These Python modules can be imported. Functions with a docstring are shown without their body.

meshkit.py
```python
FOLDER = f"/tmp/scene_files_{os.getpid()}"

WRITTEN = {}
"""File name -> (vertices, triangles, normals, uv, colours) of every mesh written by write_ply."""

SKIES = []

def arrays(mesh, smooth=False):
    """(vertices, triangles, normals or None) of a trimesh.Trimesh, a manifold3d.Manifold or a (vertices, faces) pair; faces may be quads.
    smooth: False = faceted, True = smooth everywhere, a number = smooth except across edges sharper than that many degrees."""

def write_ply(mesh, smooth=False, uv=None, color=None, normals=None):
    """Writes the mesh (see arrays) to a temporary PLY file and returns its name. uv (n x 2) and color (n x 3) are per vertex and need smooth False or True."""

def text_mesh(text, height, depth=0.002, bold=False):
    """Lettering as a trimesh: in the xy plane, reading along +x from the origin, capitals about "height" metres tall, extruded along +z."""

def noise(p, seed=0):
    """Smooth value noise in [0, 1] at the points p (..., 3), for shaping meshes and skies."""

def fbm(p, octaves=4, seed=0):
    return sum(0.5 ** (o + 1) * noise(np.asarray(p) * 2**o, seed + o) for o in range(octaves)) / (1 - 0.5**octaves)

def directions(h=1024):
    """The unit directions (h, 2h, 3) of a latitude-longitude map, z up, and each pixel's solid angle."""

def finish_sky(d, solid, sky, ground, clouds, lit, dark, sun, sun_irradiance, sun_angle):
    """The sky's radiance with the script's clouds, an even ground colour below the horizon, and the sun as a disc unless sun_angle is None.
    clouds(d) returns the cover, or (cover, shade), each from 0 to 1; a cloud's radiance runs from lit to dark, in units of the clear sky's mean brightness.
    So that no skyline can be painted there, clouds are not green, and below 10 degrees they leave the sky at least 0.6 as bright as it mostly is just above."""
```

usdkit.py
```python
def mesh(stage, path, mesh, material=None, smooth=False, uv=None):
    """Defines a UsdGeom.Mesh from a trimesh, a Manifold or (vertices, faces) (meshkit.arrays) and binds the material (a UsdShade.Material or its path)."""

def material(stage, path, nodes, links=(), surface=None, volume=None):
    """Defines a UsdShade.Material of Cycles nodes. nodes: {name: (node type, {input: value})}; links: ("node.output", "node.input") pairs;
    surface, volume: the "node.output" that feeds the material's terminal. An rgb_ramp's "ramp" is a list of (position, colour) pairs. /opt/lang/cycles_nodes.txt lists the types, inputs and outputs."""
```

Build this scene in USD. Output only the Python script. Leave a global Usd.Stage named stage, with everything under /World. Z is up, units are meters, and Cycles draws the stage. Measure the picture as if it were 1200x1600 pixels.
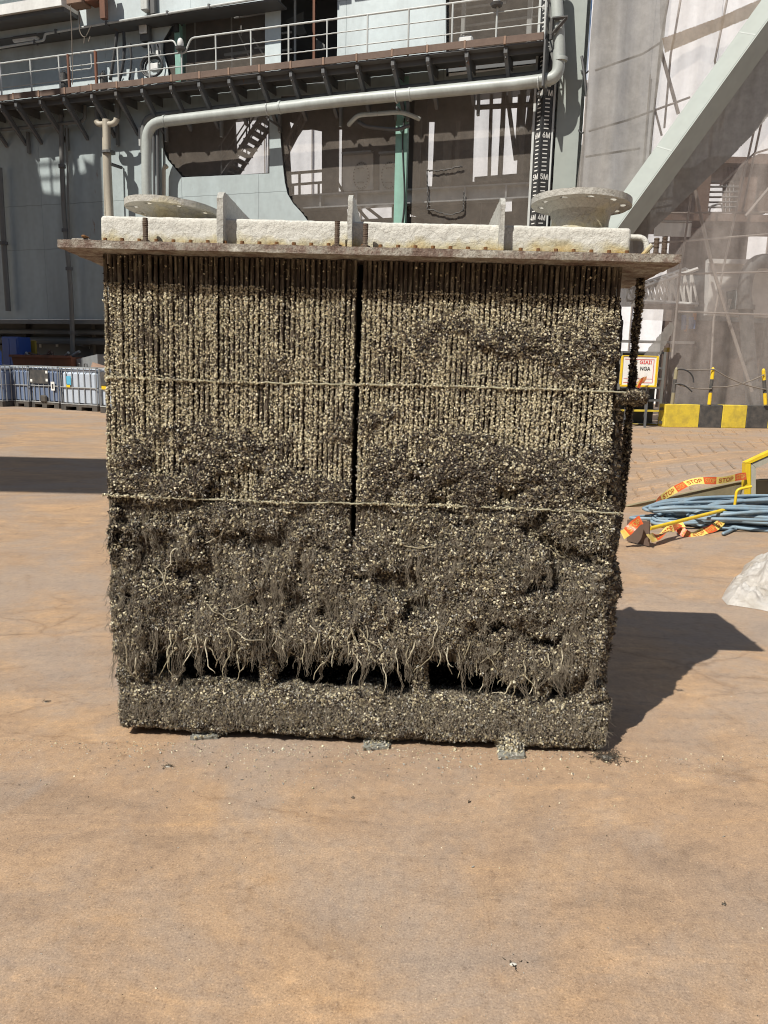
import math
import numpy as np
import trimesh
from shapely.geometry import Polygon, Point, box as sbox
from shapely import affinity
import usdkit
import meshkit
from pxr import Usd, UsdGeom, UsdLux, UsdShade, Gf, Vt, Sdf

stage = Usd.Stage.CreateInMemory()
UsdGeom.SetStageUpAxis(stage, 'Z')
UsdGeom.SetStageMetersPerUnit(stage, 1.0)
UsdGeom.Xform.Define(stage, '/World')
UsdGeom.Scope.Define(stage, '/World/Looks')

# ------------------------------------------------------------------ camera
F, CAMZ, PITCH, ROLL = 1200.0, 1.42, 0.19, 0.022
_fw = np.array([0, math.cos(PITCH), -math.sin(PITCH)])
_rt = np.array([1.0, 0, 0])
_up = np.cross(_rt, _fw)
CR = math.cos(ROLL) * _rt + math.sin(ROLL) * _up
CU = -math.sin(ROLL) * _rt + math.cos(ROLL) * _up
CP = np.array([0, 0, CAMZ])
cam = UsdGeom.Camera.Define(stage, '/World/camera')
cam.CreateHorizontalApertureAttr(24.0)
cam.CreateVerticalApertureAttr(32.0)
cam.CreateFocalLengthAttr(24.0)
cam.CreateClippingRangeAttr(Gf.Vec2f(0.05, 5000))
cam.AddTransformOp().Set(Gf.Matrix4d(*CR, 0, *CU, 0, *(-_fw), 0, *CP, 1))
cam.CreateExposureAttr(0.25)

# ------------------------------------------------------------------ sky and sun
SAZ, SEL = math.atan2(-0.676, -0.737), math.radians(50.0)
SUN = np.array([math.sin(SAZ) * math.cos(SEL), math.cos(SAZ) * math.cos(SEL), math.sin(SEL)])
sky_mat = usdkit.material(stage, '/World/Looks/sky', {
    's': ('sky_texture', {'sky_type': 'single_scattering', 'sun_disc': False, 'sun_elevation': SEL, 'sun_rotation': SAZ, 'aerosol_density': 0.7}),
    'tc': ('texture_coordinate', {}),
    'mp': ('mapping', {'scale': (1.0, 1.0, 2.6), 'location': (3.1, 1.7, 0.4)}),
    'n': ('noise_texture', {'scale': 2.3, 'detail': 7.0, 'roughness': 0.56}),
    'r': ('rgb_ramp', {'ramp': [(0.0, (0, 0, 0)), (0.52, (0, 0, 0)), (0.66, (1, 1, 1)), (1.0, (1, 1, 1))]}),
    'sp': ('separate_xyz', {}),
    'low': ('map_range', {'value': 0.0, 'from_min': 0.36, 'from_max': 0.27, 'to_min': 0.0, 'to_max': 0.0, 'clamp': True}),
    'mx': ('math', {'math_type': 'maximum'}),
    'm': ('mix_color', {'b': (10.0, 10.2, 10.8), 'use_clamp': False}),
    'b': ('background_shader', {'strength': 0.05})},
    [('tc.generated', 'mp.vector'), ('mp.vector', 'n.vector'), ('n.fac', 'r.fac'), ('tc.generated', 'sp.vector'), ('sp.z', 'low.value'),
     ('r.color', 'mx.value1'), ('low.result', 'mx.value2'), ('mx.value', 'm.fac'), ('s.color', 'm.a'), ('m.result', 'b.color')], surface='b.background')
dome = UsdLux.DomeLight.Define(stage, '/World/sky')
UsdShade.MaterialBindingAPI.Apply(dome.GetPrim()).Bind(sky_mat)
dome.GetPrim().SetCustomDataByKey('kind', 'structure')
sun = UsdLux.DistantLight.Define(stage, '/World/sun')
sun.CreateIntensityAttr(1.25)
sun.CreateAngleAttr(0.5)
sun.CreateNormalizeAttr(True)
sun.CreateColorAttr(Gf.Vec3f(1.0, 0.95, 0.86))
sun.AddTransformOp().Set(Gf.Matrix4d(Gf.Rotation(Gf.Vec3d(0, 0, 1), Gf.Vec3d(*SUN)), Gf.Vec3d(0, 0, 0)))

# ------------------------------------------------------------------ frames: points of the place from sight lines of the survey
def ray(x, y):
    return _fw + CR * (x - 600) / F + CU * (800 - y) / F

def G(x, y, z=0.0):                       # on the level z
    a = ray(x, y)
    return CP + a * ((z - CAMZ) / a[2])

def YP(x, y, Y):                          # on the vertical plane y = Y
    a = ray(x, y)
    return CP + a * (Y / a[1])

WO = np.array([3.956, 21.5, 0.0])         # side wall: origin, along, outwards
WROT = math.radians(-19.0)
WT = np.array([math.cos(WROT), math.sin(WROT), 0])
WN = np.array([math.sin(WROT), -math.cos(WROT), 0])

def W(x, y, d=0.0):                       # (u, z) on the wall plane moved outwards by d
    a = ray(x, y)
    t = ((WO - CP) @ WN + d) / (a @ WN)
    P = CP + a * t
    return np.array([(P - WO) @ WT, P[2]])

def wfr(p):                               # wall frame (u, d, z) -> world
    p = np.atleast_2d(np.asarray(p, float))
    return WO + p[:, :1] * WT + p[:, 1:2] * WN + p[:, 2:3] * np.array([0, 0, 1.0])

def wp(x, y, d=0.0):
    u, z = W(x, y, d)
    return wfr([u, d, z])[0]

_c, _s = math.cos(-0.033), math.sin(-0.033)
_Rz = np.array([[_c, -_s, 0], [_s, _c, 0], [0, 0, 1]])
_c, _s = math.cos(-0.04), math.sin(-0.04)
_Rx = np.array([[1, 0, 0], [0, _c, -_s], [0, _s, _c]])
_c, _s = math.cos(0.0072), math.sin(0.0072)
_Ry = np.array([[_c, 0, _s], [0, 1, 0], [-_s, 0, _c]])
ER = _Rz @ _Rx @ _Ry
E0 = np.array([-0.0993, 2.7545, 0.012])

def efr(p):                               # cooler frame -> world
    return E0 + np.atleast_2d(np.asarray(p, float)) @ ER.T

def ident(p):
    return np.atleast_2d(np.asarray(p, float))

# ------------------------------------------------------------------ prims
USED = {}

def numbered(path):
    n = USED.get(path, 0)
    USED[path] = n + 1
    return path if n == 0 else f'{path}_{n:03d}'

class Thing:
    def __init__(self, path, M):
        self.path, self.M, self.Mi = path, M, np.linalg.inv(M)

def data(prim, label=None, cat=None, group=None, kind=None):
    for k, v in (('label', label), ('category', cat), ('group', group), ('kind', kind)):
        if v:
            prim.SetCustomDataByKey(k, v)

def thing(name, label, cat, at, rz=0.0, group=None, kind=None):
    path = numbered('/World/' + name)
    x = UsdGeom.Xform.Define(stage, path)
    x.AddTranslateOp().Set(Gf.Vec3d(*map(float, at)))
    if rz:
        x.AddRotateZOp().Set(math.degrees(rz))
    data(x.GetPrim(), label, cat, group, kind)
    M = np.eye(4)
    M[:2, :2] = [[math.cos(rz), -math.sin(rz)], [math.sin(rz), math.cos(rz)]]
    M[:3, 3] = at
    return Thing(path, M)

def obj(name, mesh, mat, parent=None, smooth=False, label=None, cat=None, group=None, kind=None, uv=None):
    """One Mesh prim of world-space vertices under a thing (or a part), or under /World. Returns something that can be a parent."""
    v, f = (mesh.vertices, mesh.faces) if hasattr(mesh, 'vertices') else mesh
    v, f = np.asarray(v, float), np.asarray(f)
    if len(np.unique(f)) < len(v):
        ids, inv = np.unique(f, return_inverse=True)
        v, f = v[ids], inv.reshape(f.shape)
        uv = None if uv is None else np.asarray(uv)[ids]
    base = parent.path if parent else '/World'
    path = numbered(f'{base}/{name}')
    if parent is not None:
        v = (np.c_[v, np.ones(len(v))] @ parent.Mi.T)[:, :3]
    m = usdkit.mesh(stage, path, (v, np.asarray(f)), '/World/Looks/' + mat, smooth=smooth, uv=uv)
    data(m.GetPrim(), label, cat, group, kind)
    return Thing(path, parent.M if parent else np.eye(4))

class MB:
    """Collects shapes that become one mesh."""
    def __init__(self, fr=ident):
        self.v, self.f, self.n, self.fr = [], [], 0, fr

    def add(self, v, f, fr=None):
        f = np.asarray(f)
        if f.shape[1] == 4:
            f = np.vstack([f[:, [0, 1, 2]], f[:, [0, 2, 3]]])
        v = (fr or self.fr)(v)
        self.v.append(v)
        self.f.append(f + self.n)
        self.n += len(v)
        return self

    def box(self, a, b):                  # opposite corners in the frame
        a, b = np.minimum(a, b), np.maximum(a, b)
        m = trimesh.creation.box(b - a)
        return self.add(m.vertices + (a + b) / 2, m.faces)

    def cbox(self, a, b, c=0.01):         # chamfered box
        a, b = np.minimum(a, b).astype(float), np.maximum(a, b).astype(float)
        c = min(c, (b - a).min() * 0.45)
        pts = []
        for sx in (0, 1):
            for sy in (0, 1):
                for sz in (0, 1):
                    p = np.where([sx, sy, sz], b, a)
                    s = np.where([sx, sy, sz], -1.0, 1.0) * c
                    pts += [p + s * [0, 1, 1], p + s * [1, 0, 1], p + s * [1, 1, 0]]
        h = trimesh.convex.convex_hull(np.array(pts))
        return self.add(h.vertices, h.faces)

    def tube(self, path, r, n=8, caps=True):
        v, f = tube(path, r, n, caps)
        return self.add(v, f)

    def prism(self, poly, d0, d1):        # polygon in (u, z), from d0 to d1
        for g in getattr(poly, 'geoms', [poly]):
            if g.is_empty or g.area < 1e-6:
                continue
            m = trimesh.creation.extrude_polygon(g, abs(d1 - d0), engine='earcut')
            v = m.vertices
            self.add(np.c_[v[:, 0], min(d0, d1) + v[:, 2], v[:, 1]], m.faces[:, ::-1])
        return self

    @property
    def mesh(self):
        return np.vstack(self.v), np.vstack(self.f)

    def put(self, name, mat, parent=None, **k):
        return obj(name, self.mesh, mat, parent, **k)

def tube(path, r, n=8, caps=True):
    P = np.asarray(path, float)
    k = len(P)
    r = np.broadcast_to(r, k)
    t = np.gradient(P, axis=0)
    t /= np.linalg.norm(t, axis=1, keepdims=True) + 1e-12
    ref = np.array([0, 0, 1.0]) if abs(t[0][2]) < 0.9 else np.array([1.0, 0, 0])
    b = np.cross(t[0], ref)
    b /= np.linalg.norm(b)
    V = []
    for i in range(k):
        b = b - t[i] * (b @ t[i])
        b /= np.linalg.norm(b) + 1e-12
        c = np.cross(t[i], b)
        a = np.arange(n) * 2 * np.pi / n
        V.append(P[i] + r[i] * (np.cos(a)[:, None] * b + np.sin(a)[:, None] * c))
    V = np.vstack(V)
    i, j = np.meshgrid(np.arange(k - 1), np.arange(n), indexing='ij')
    i, j = i.ravel(), j.ravel()
    q = np.stack([i * n + j, i * n + (j + 1) % n, (i + 1) * n + (j + 1) % n, (i + 1) * n + j], 1)
    f = np.vstack([q[:, [0, 1, 2]], q[:, [0, 2, 3]]])
    if caps:
        m = len(V)
        V = np.vstack([V, P[:1], P[-1:]])
        a = np.arange(n)
        f = np.vstack([f, np.c_[np.full(n, m), (a + 1) % n, a], np.c_[np.full(n, m + 1), (k - 1) * n + a, (k - 1) * n + (a + 1) % n]])
    return V, f

def bend(pts, r=0.3, n=6):                # polyline with rounded corners
    pts = [np.asarray(p, float) for p in pts]
    out = [pts[0]]
    for a, b, c in zip(pts, pts[1:], pts[2:]):
        d1, d2 = a - b, c - b
        l1, l2 = np.linalg.norm(d1), np.linalg.norm(d2)
        k = min(r, l1 * 0.45, l2 * 0.45)
        p, q = b + d1 / l1 * k, b + d2 / l2 * k
        for t in np.linspace(0, 1, n):
            out.append((1 - t) ** 2 * p + 2 * t * (1 - t) * b + t * t * q)
    out.append(pts[-1])
    return np.array(out)

def spline(pts, n=40):
    from scipy.interpolate import CubicSpline
    P = np.asarray(pts, float)
    s = np.r_[0, np.cumsum(np.linalg.norm(np.diff(P, axis=0), axis=1))]
    return CubicSpline(s, P)(np.linspace(0, s[-1], n))

def grid_faces(nu, nv, keep=None):        # vertices indexed i*nv + j
    i, j = np.meshgrid(np.arange(nu - 1), np.arange(nv - 1), indexing='ij')
    i, j = i.ravel(), j.ravel()
    q = np.stack([i * nv + j, (i + 1) * nv + j, (i + 1) * nv + j + 1, i * nv + j + 1], 1)
    if keep is not None:
        q = q[keep[q].all(1)]
    return np.vstack([q[:, [0, 1, 2]], q[:, [0, 2, 3]]])

def snap(poly, A, B, keep):
    """Pulls the kept grid points that lie outside a polygon onto its outline, for clean cut edges."""
    from shapely import contains_xy
    A, B = A.copy(), B.copy()
    out = keep & ~contains_xy(poly, A.ravel(), B.ravel())
    ring = poly.exterior
    for k in np.nonzero(out)[0]:
        q = ring.interpolate(ring.project(Point(A.ravel()[k], B.ravel()[k])))
        A.ravel()[k], B.ravel()[k] = q.x, q.y
    return A, B

def pxpoly(pts, d=0.0):
    return Polygon([W(x, y, d) for x, y in pts])

# ------------------------------------------------------------------ materials
def lk(name, nodes, links, surface='p.BSDF'):
    usdkit.material(stage, '/World/Looks/' + name, nodes, links, surface=surface)

def paint(name, col, dirt=(0.09, 0.075, 0.06), amount=0.35, scale=1.2, rough=0.5, rust=0.0, bump=0.15, metallic=0.0, rustcol=(0.19, 0.075, 0.025), streak=True, spec=0.5):
    """Worn paint: cloudy dirt, vertical streaks, rust blooms."""
    nodes = {'g': ('geometry', {}),
             'mp': ('mapping', {'scale': (1.0, 1.0, 0.22 if streak else 1.0)}),
             'n1': ('noise_texture', {'scale': scale, 'detail': 8.0, 'roughness': 0.62}),
             'n2': ('noise_texture', {'scale': scale * 7, 'detail': 6.0, 'roughness': 0.6}),
             'r1': ('rgb_ramp', {'ramp': [(0.0, (0, 0, 0)), (0.40, (0, 0, 0)), (0.74, (amount,) * 3), (1.0, (min(1, amount * 1.6),) * 3)]}),
             'm1': ('mix_color', {'a': col, 'b': dirt}),
             'r2': ('rgb_ramp', {'ramp': [(0.0, (0.84,) * 3), (0.5, (1.0,) * 3), (1.0, (1.13,) * 3)]}),
             'm2': ('mix_color', {'blend_type': 'multiply', 'fac': 1.0, 'use_clamp': False}),
             'r3': ('rgb_ramp', {'ramp': [(0.0, (0, 0, 0)), (0.70 - 0.3 * rust, (0, 0, 0)), (0.76 - 0.3 * rust, (1, 1, 1)), (1.0, (1, 1, 1))]}),
             'n3': ('noise_texture', {'scale': scale * 2.7, 'detail': 9.0, 'roughness': 0.7}),
             'm3': ('mix_color', {'b': rustcol}),
             'b': ('bump', {'strength': bump, 'distance': 0.01}),
             'p': ('principled_bsdf', {'roughness': rough, 'metallic': metallic, 'specular_ior_level': spec})}
    links = [('g.position', 'mp.vector'), ('mp.vector', 'n1.vector'), ('g.position', 'n2.vector'), ('n1.fac', 'r1.fac'), ('r1.color', 'm1.fac'), ('n2.fac', 'r2.fac'),
             ('m1.result', 'm2.a'), ('r2.color', 'm2.b'), ('n2.fac', 'b.height'), ('b.normal', 'p.normal')]
    if rust > 0:
        links += [('mp.vector', 'n3.vector'), ('n3.fac', 'r3.fac'), ('r3.color', 'm3.fac'), ('m2.result', 'm3.a'), ('m3.result', 'p.base_color')]
    else:
        links += [('m2.result', 'p.base_color')]
    lk(name, nodes, links)

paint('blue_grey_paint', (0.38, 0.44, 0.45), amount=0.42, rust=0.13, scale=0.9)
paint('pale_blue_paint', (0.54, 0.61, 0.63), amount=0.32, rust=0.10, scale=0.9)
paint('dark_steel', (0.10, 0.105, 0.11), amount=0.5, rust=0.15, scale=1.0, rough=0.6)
paint('recess_steel', (0.16, 0.165, 0.16), amount=0.5, rust=0.12, scale=1.0, rough=0.6)
paint('pipe_paint', (0.40, 0.43, 0.41), amount=0.35, rust=0.08, scale=2.0, rough=0.45)
paint('rail_paint', (0.50, 0.52, 0.51), amount=0.35, rust=0.14, scale=3.0)
paint('kick_wood', (0.150, 0.105, 0.082), dirt=(0.09, 0.06, 0.05), amount=0.7, scale=2.5, rough=0.85, streak=False)
paint('kick_joint', (0.27, 0.175, 0.125), amount=0.4, scale=4.0, rough=0.8)
paint('green_paint', (0.22, 0.42, 0.35), amount=0.45, rust=0.1, scale=1.6)
paint('rust_paint', (0.20, 0.085, 0.05), dirt=(0.07, 0.05, 0.04), amount=0.7, scale=3.0, rough=0.85)
paint('brown_steel', (0.13, 0.085, 0.065), amount=0.6, scale=2.0, rough=0.8)
paint('black_mark', (0.035, 0.037, 0.04), amount=0.3, scale=2.0, rough=0.6)
paint('white_mark', (0.78, 0.78, 0.75), amount=0.2, scale=4.0, rough=0.6, bump=0.05)
paint('cream_pipe', (0.46, 0.42, 0.34), amount=0.5, rust=0.25, scale=2.5)
paint('sheeting', (0.82, 0.82, 0.85), dirt=(0.6, 0.6, 0.62), amount=0.5, scale=0.9, rough=0.7, bump=0.5)
paint('white_paint', (0.72, 0.72, 0.70), amount=0.3, scale=1.5, rust=0.04)
paint('yellow_paint', (0.66, 0.50, 0.05), dirt=(0.16, 0.12, 0.06), amount=0.55, scale=5.0, rough=0.55, streak=False, bump=0.3)
paint('bright_yellow', (0.80, 0.55, 0.02), dirt=(0.35, 0.22, 0.05), amount=0.4, scale=8.0, rough=0.4, streak=False)
paint('black_paint', (0.05, 0.05, 0.05), dirt=(0.16, 0.14, 0.12), amount=0.6, scale=6.0, rough=0.6, streak=False, bump=0.3)
paint('olive_steel', (0.27, 0.24, 0.15), dirt=(0.14, 0.1, 0.06), amount=0.6, scale=3.0, rough=0.7)
paint('pale_frame', (0.42, 0.40, 0.33), dirt=(0.2, 0.17, 0.1), amount=0.5, scale=6.0, rough=0.6)
paint('brace_paint', (0.29, 0.325, 0.305), dirt=(0.30, 0.30, 0.26), amount=0.35, scale=0.5, rough=0.5, rust=0.0, bump=0.08)
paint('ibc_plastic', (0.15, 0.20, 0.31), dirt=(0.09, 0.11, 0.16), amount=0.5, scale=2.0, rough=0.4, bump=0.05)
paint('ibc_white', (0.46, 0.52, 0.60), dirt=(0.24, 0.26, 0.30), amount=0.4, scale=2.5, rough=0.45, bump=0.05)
paint('galvanised', (0.42, 0.44, 0.45), amount=0.35, scale=4.0, rough=0.4, metallic=0.5, bump=0.05)
paint('pallet_black', (0.05, 0.048, 0.045), dirt=(0.15, 0.12, 0.09), amount=0.6, scale=5.0, rough=0.8)
paint('drum_blue', (0.035, 0.09, 0.33), amount=0.25, scale=2.0, rough=0.4, bump=0.05)
paint('panel_yellow', (0.42, 0.30, 0.04), amount=0.4, scale=3.0, rough=0.6)
paint('sticker_cyan', (0.10, 0.42, 0.62), amount=0.1, scale=3.0)
paint('sign_red', (0.62, 0.05, 0.05), amount=0.1, scale=6.0)
paint('hose_blue', (0.22, 0.31, 0.38), dirt=(0.2, 0.17, 0.13), amount=0.4, scale=14.0, rough=0.5, streak=False, bump=0.1)
paint('rope_grey', (0.22, 0.19, 0.16), amount=0.4, scale=20.0, rough=0.9, streak=False)
paint('scaffold_pole', (0.34, 0.30, 0.27), amount=0.4, scale=2.0, rough=0.6)
paint('rebar_rust', (0.10, 0.065, 0.045), dirt=(0.2, 0.17, 0.13), amount=0.6, scale=50.0, rough=0.9, streak=False, bump=0.6)
paint('nut_rust', (0.16, 0.075, 0.03), dirt=(0.32, 0.17, 0.05), amount=0.7, scale=40.0, rough=0.9, streak=False, bump=0.5)
paint('tape_yellow', (0.84, 0.62, 0.14), dirt=(0.8, 0.7, 0.35), amount=0.4, scale=20.0, rough=0.35, streak=False)
paint('tape_red', (0.66, 0.11, 0.03), amount=0.1, scale=20.0, rough=0.35, streak=False)
paint('cloth_blue', (0.10, 0.17, 0.36), amount=0.3, scale=6.0, rough=0.9)
paint('cloth_orange', (0.62, 0.26, 0.10), amount=0.3, scale=6.0, rough=0.9)

def net(name, col, opacity, streaks=0.12, scale=1.2):
    lk(name, {'g': ('geometry', {}), 'mp': ('mapping', {'scale': (1.6, 1.6, 0.12)}),
              'n': ('noise_texture', {'scale': scale, 'detail': 7.0, 'roughness': 0.65}),
              'mr': ('map_range', {'from_min': 0.3, 'from_max': 0.7, 'to_min': opacity - streaks, 'to_max': opacity + streaks, 'clamp': True}),
              'n2': ('noise_texture', {'scale': 4.0, 'detail': 6.0, 'roughness': 0.7}),
              'cr': ('rgb_ramp', {'ramp': [(0.25, tuple(0.75 * c for c in col)), (0.75, tuple(min(1, 1.22 * c) for c in col))]}),
              't': ('transparent_bsdf', {'color': (1, 1, 1)}), 'd': ('diffuse_bsdf', {}), 'tl': ('translucent_bsdf', {}),
              'm1': ('mix_closure', {'fac': 0.28}), 'm2': ('mix_closure', {})},
       [('g.position', 'mp.vector'), ('mp.vector', 'n.vector'), ('n.fac', 'mr.value'), ('mr.result', 'm2.fac'), ('g.position', 'n2.vector'), ('n2.fac', 'cr.fac'),
        ('cr.color', 'd.color'), ('cr.color', 'tl.color'), ('d.BSDF', 'm1.closure1'), ('tl.BSDF', 'm1.closure2'), ('t.BSDF', 'm2.closure1'), ('m1.closure', 'm2.closure2')], surface='m2.closure')

net('net_brown', (0.30, 0.262, 0.225), 0.41, 0.05)
net('net_pale', (0.52, 0.47, 0.44), 0.40, 0.12)
net('net_double', (0.29, 0.275, 0.255), 0.86, 0.09)
net('net_thick', (0.33, 0.32, 0.30), 0.95, 0.03)
net('net_strip', (0.33, 0.27, 0.21), 0.85, 0.06)

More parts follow.
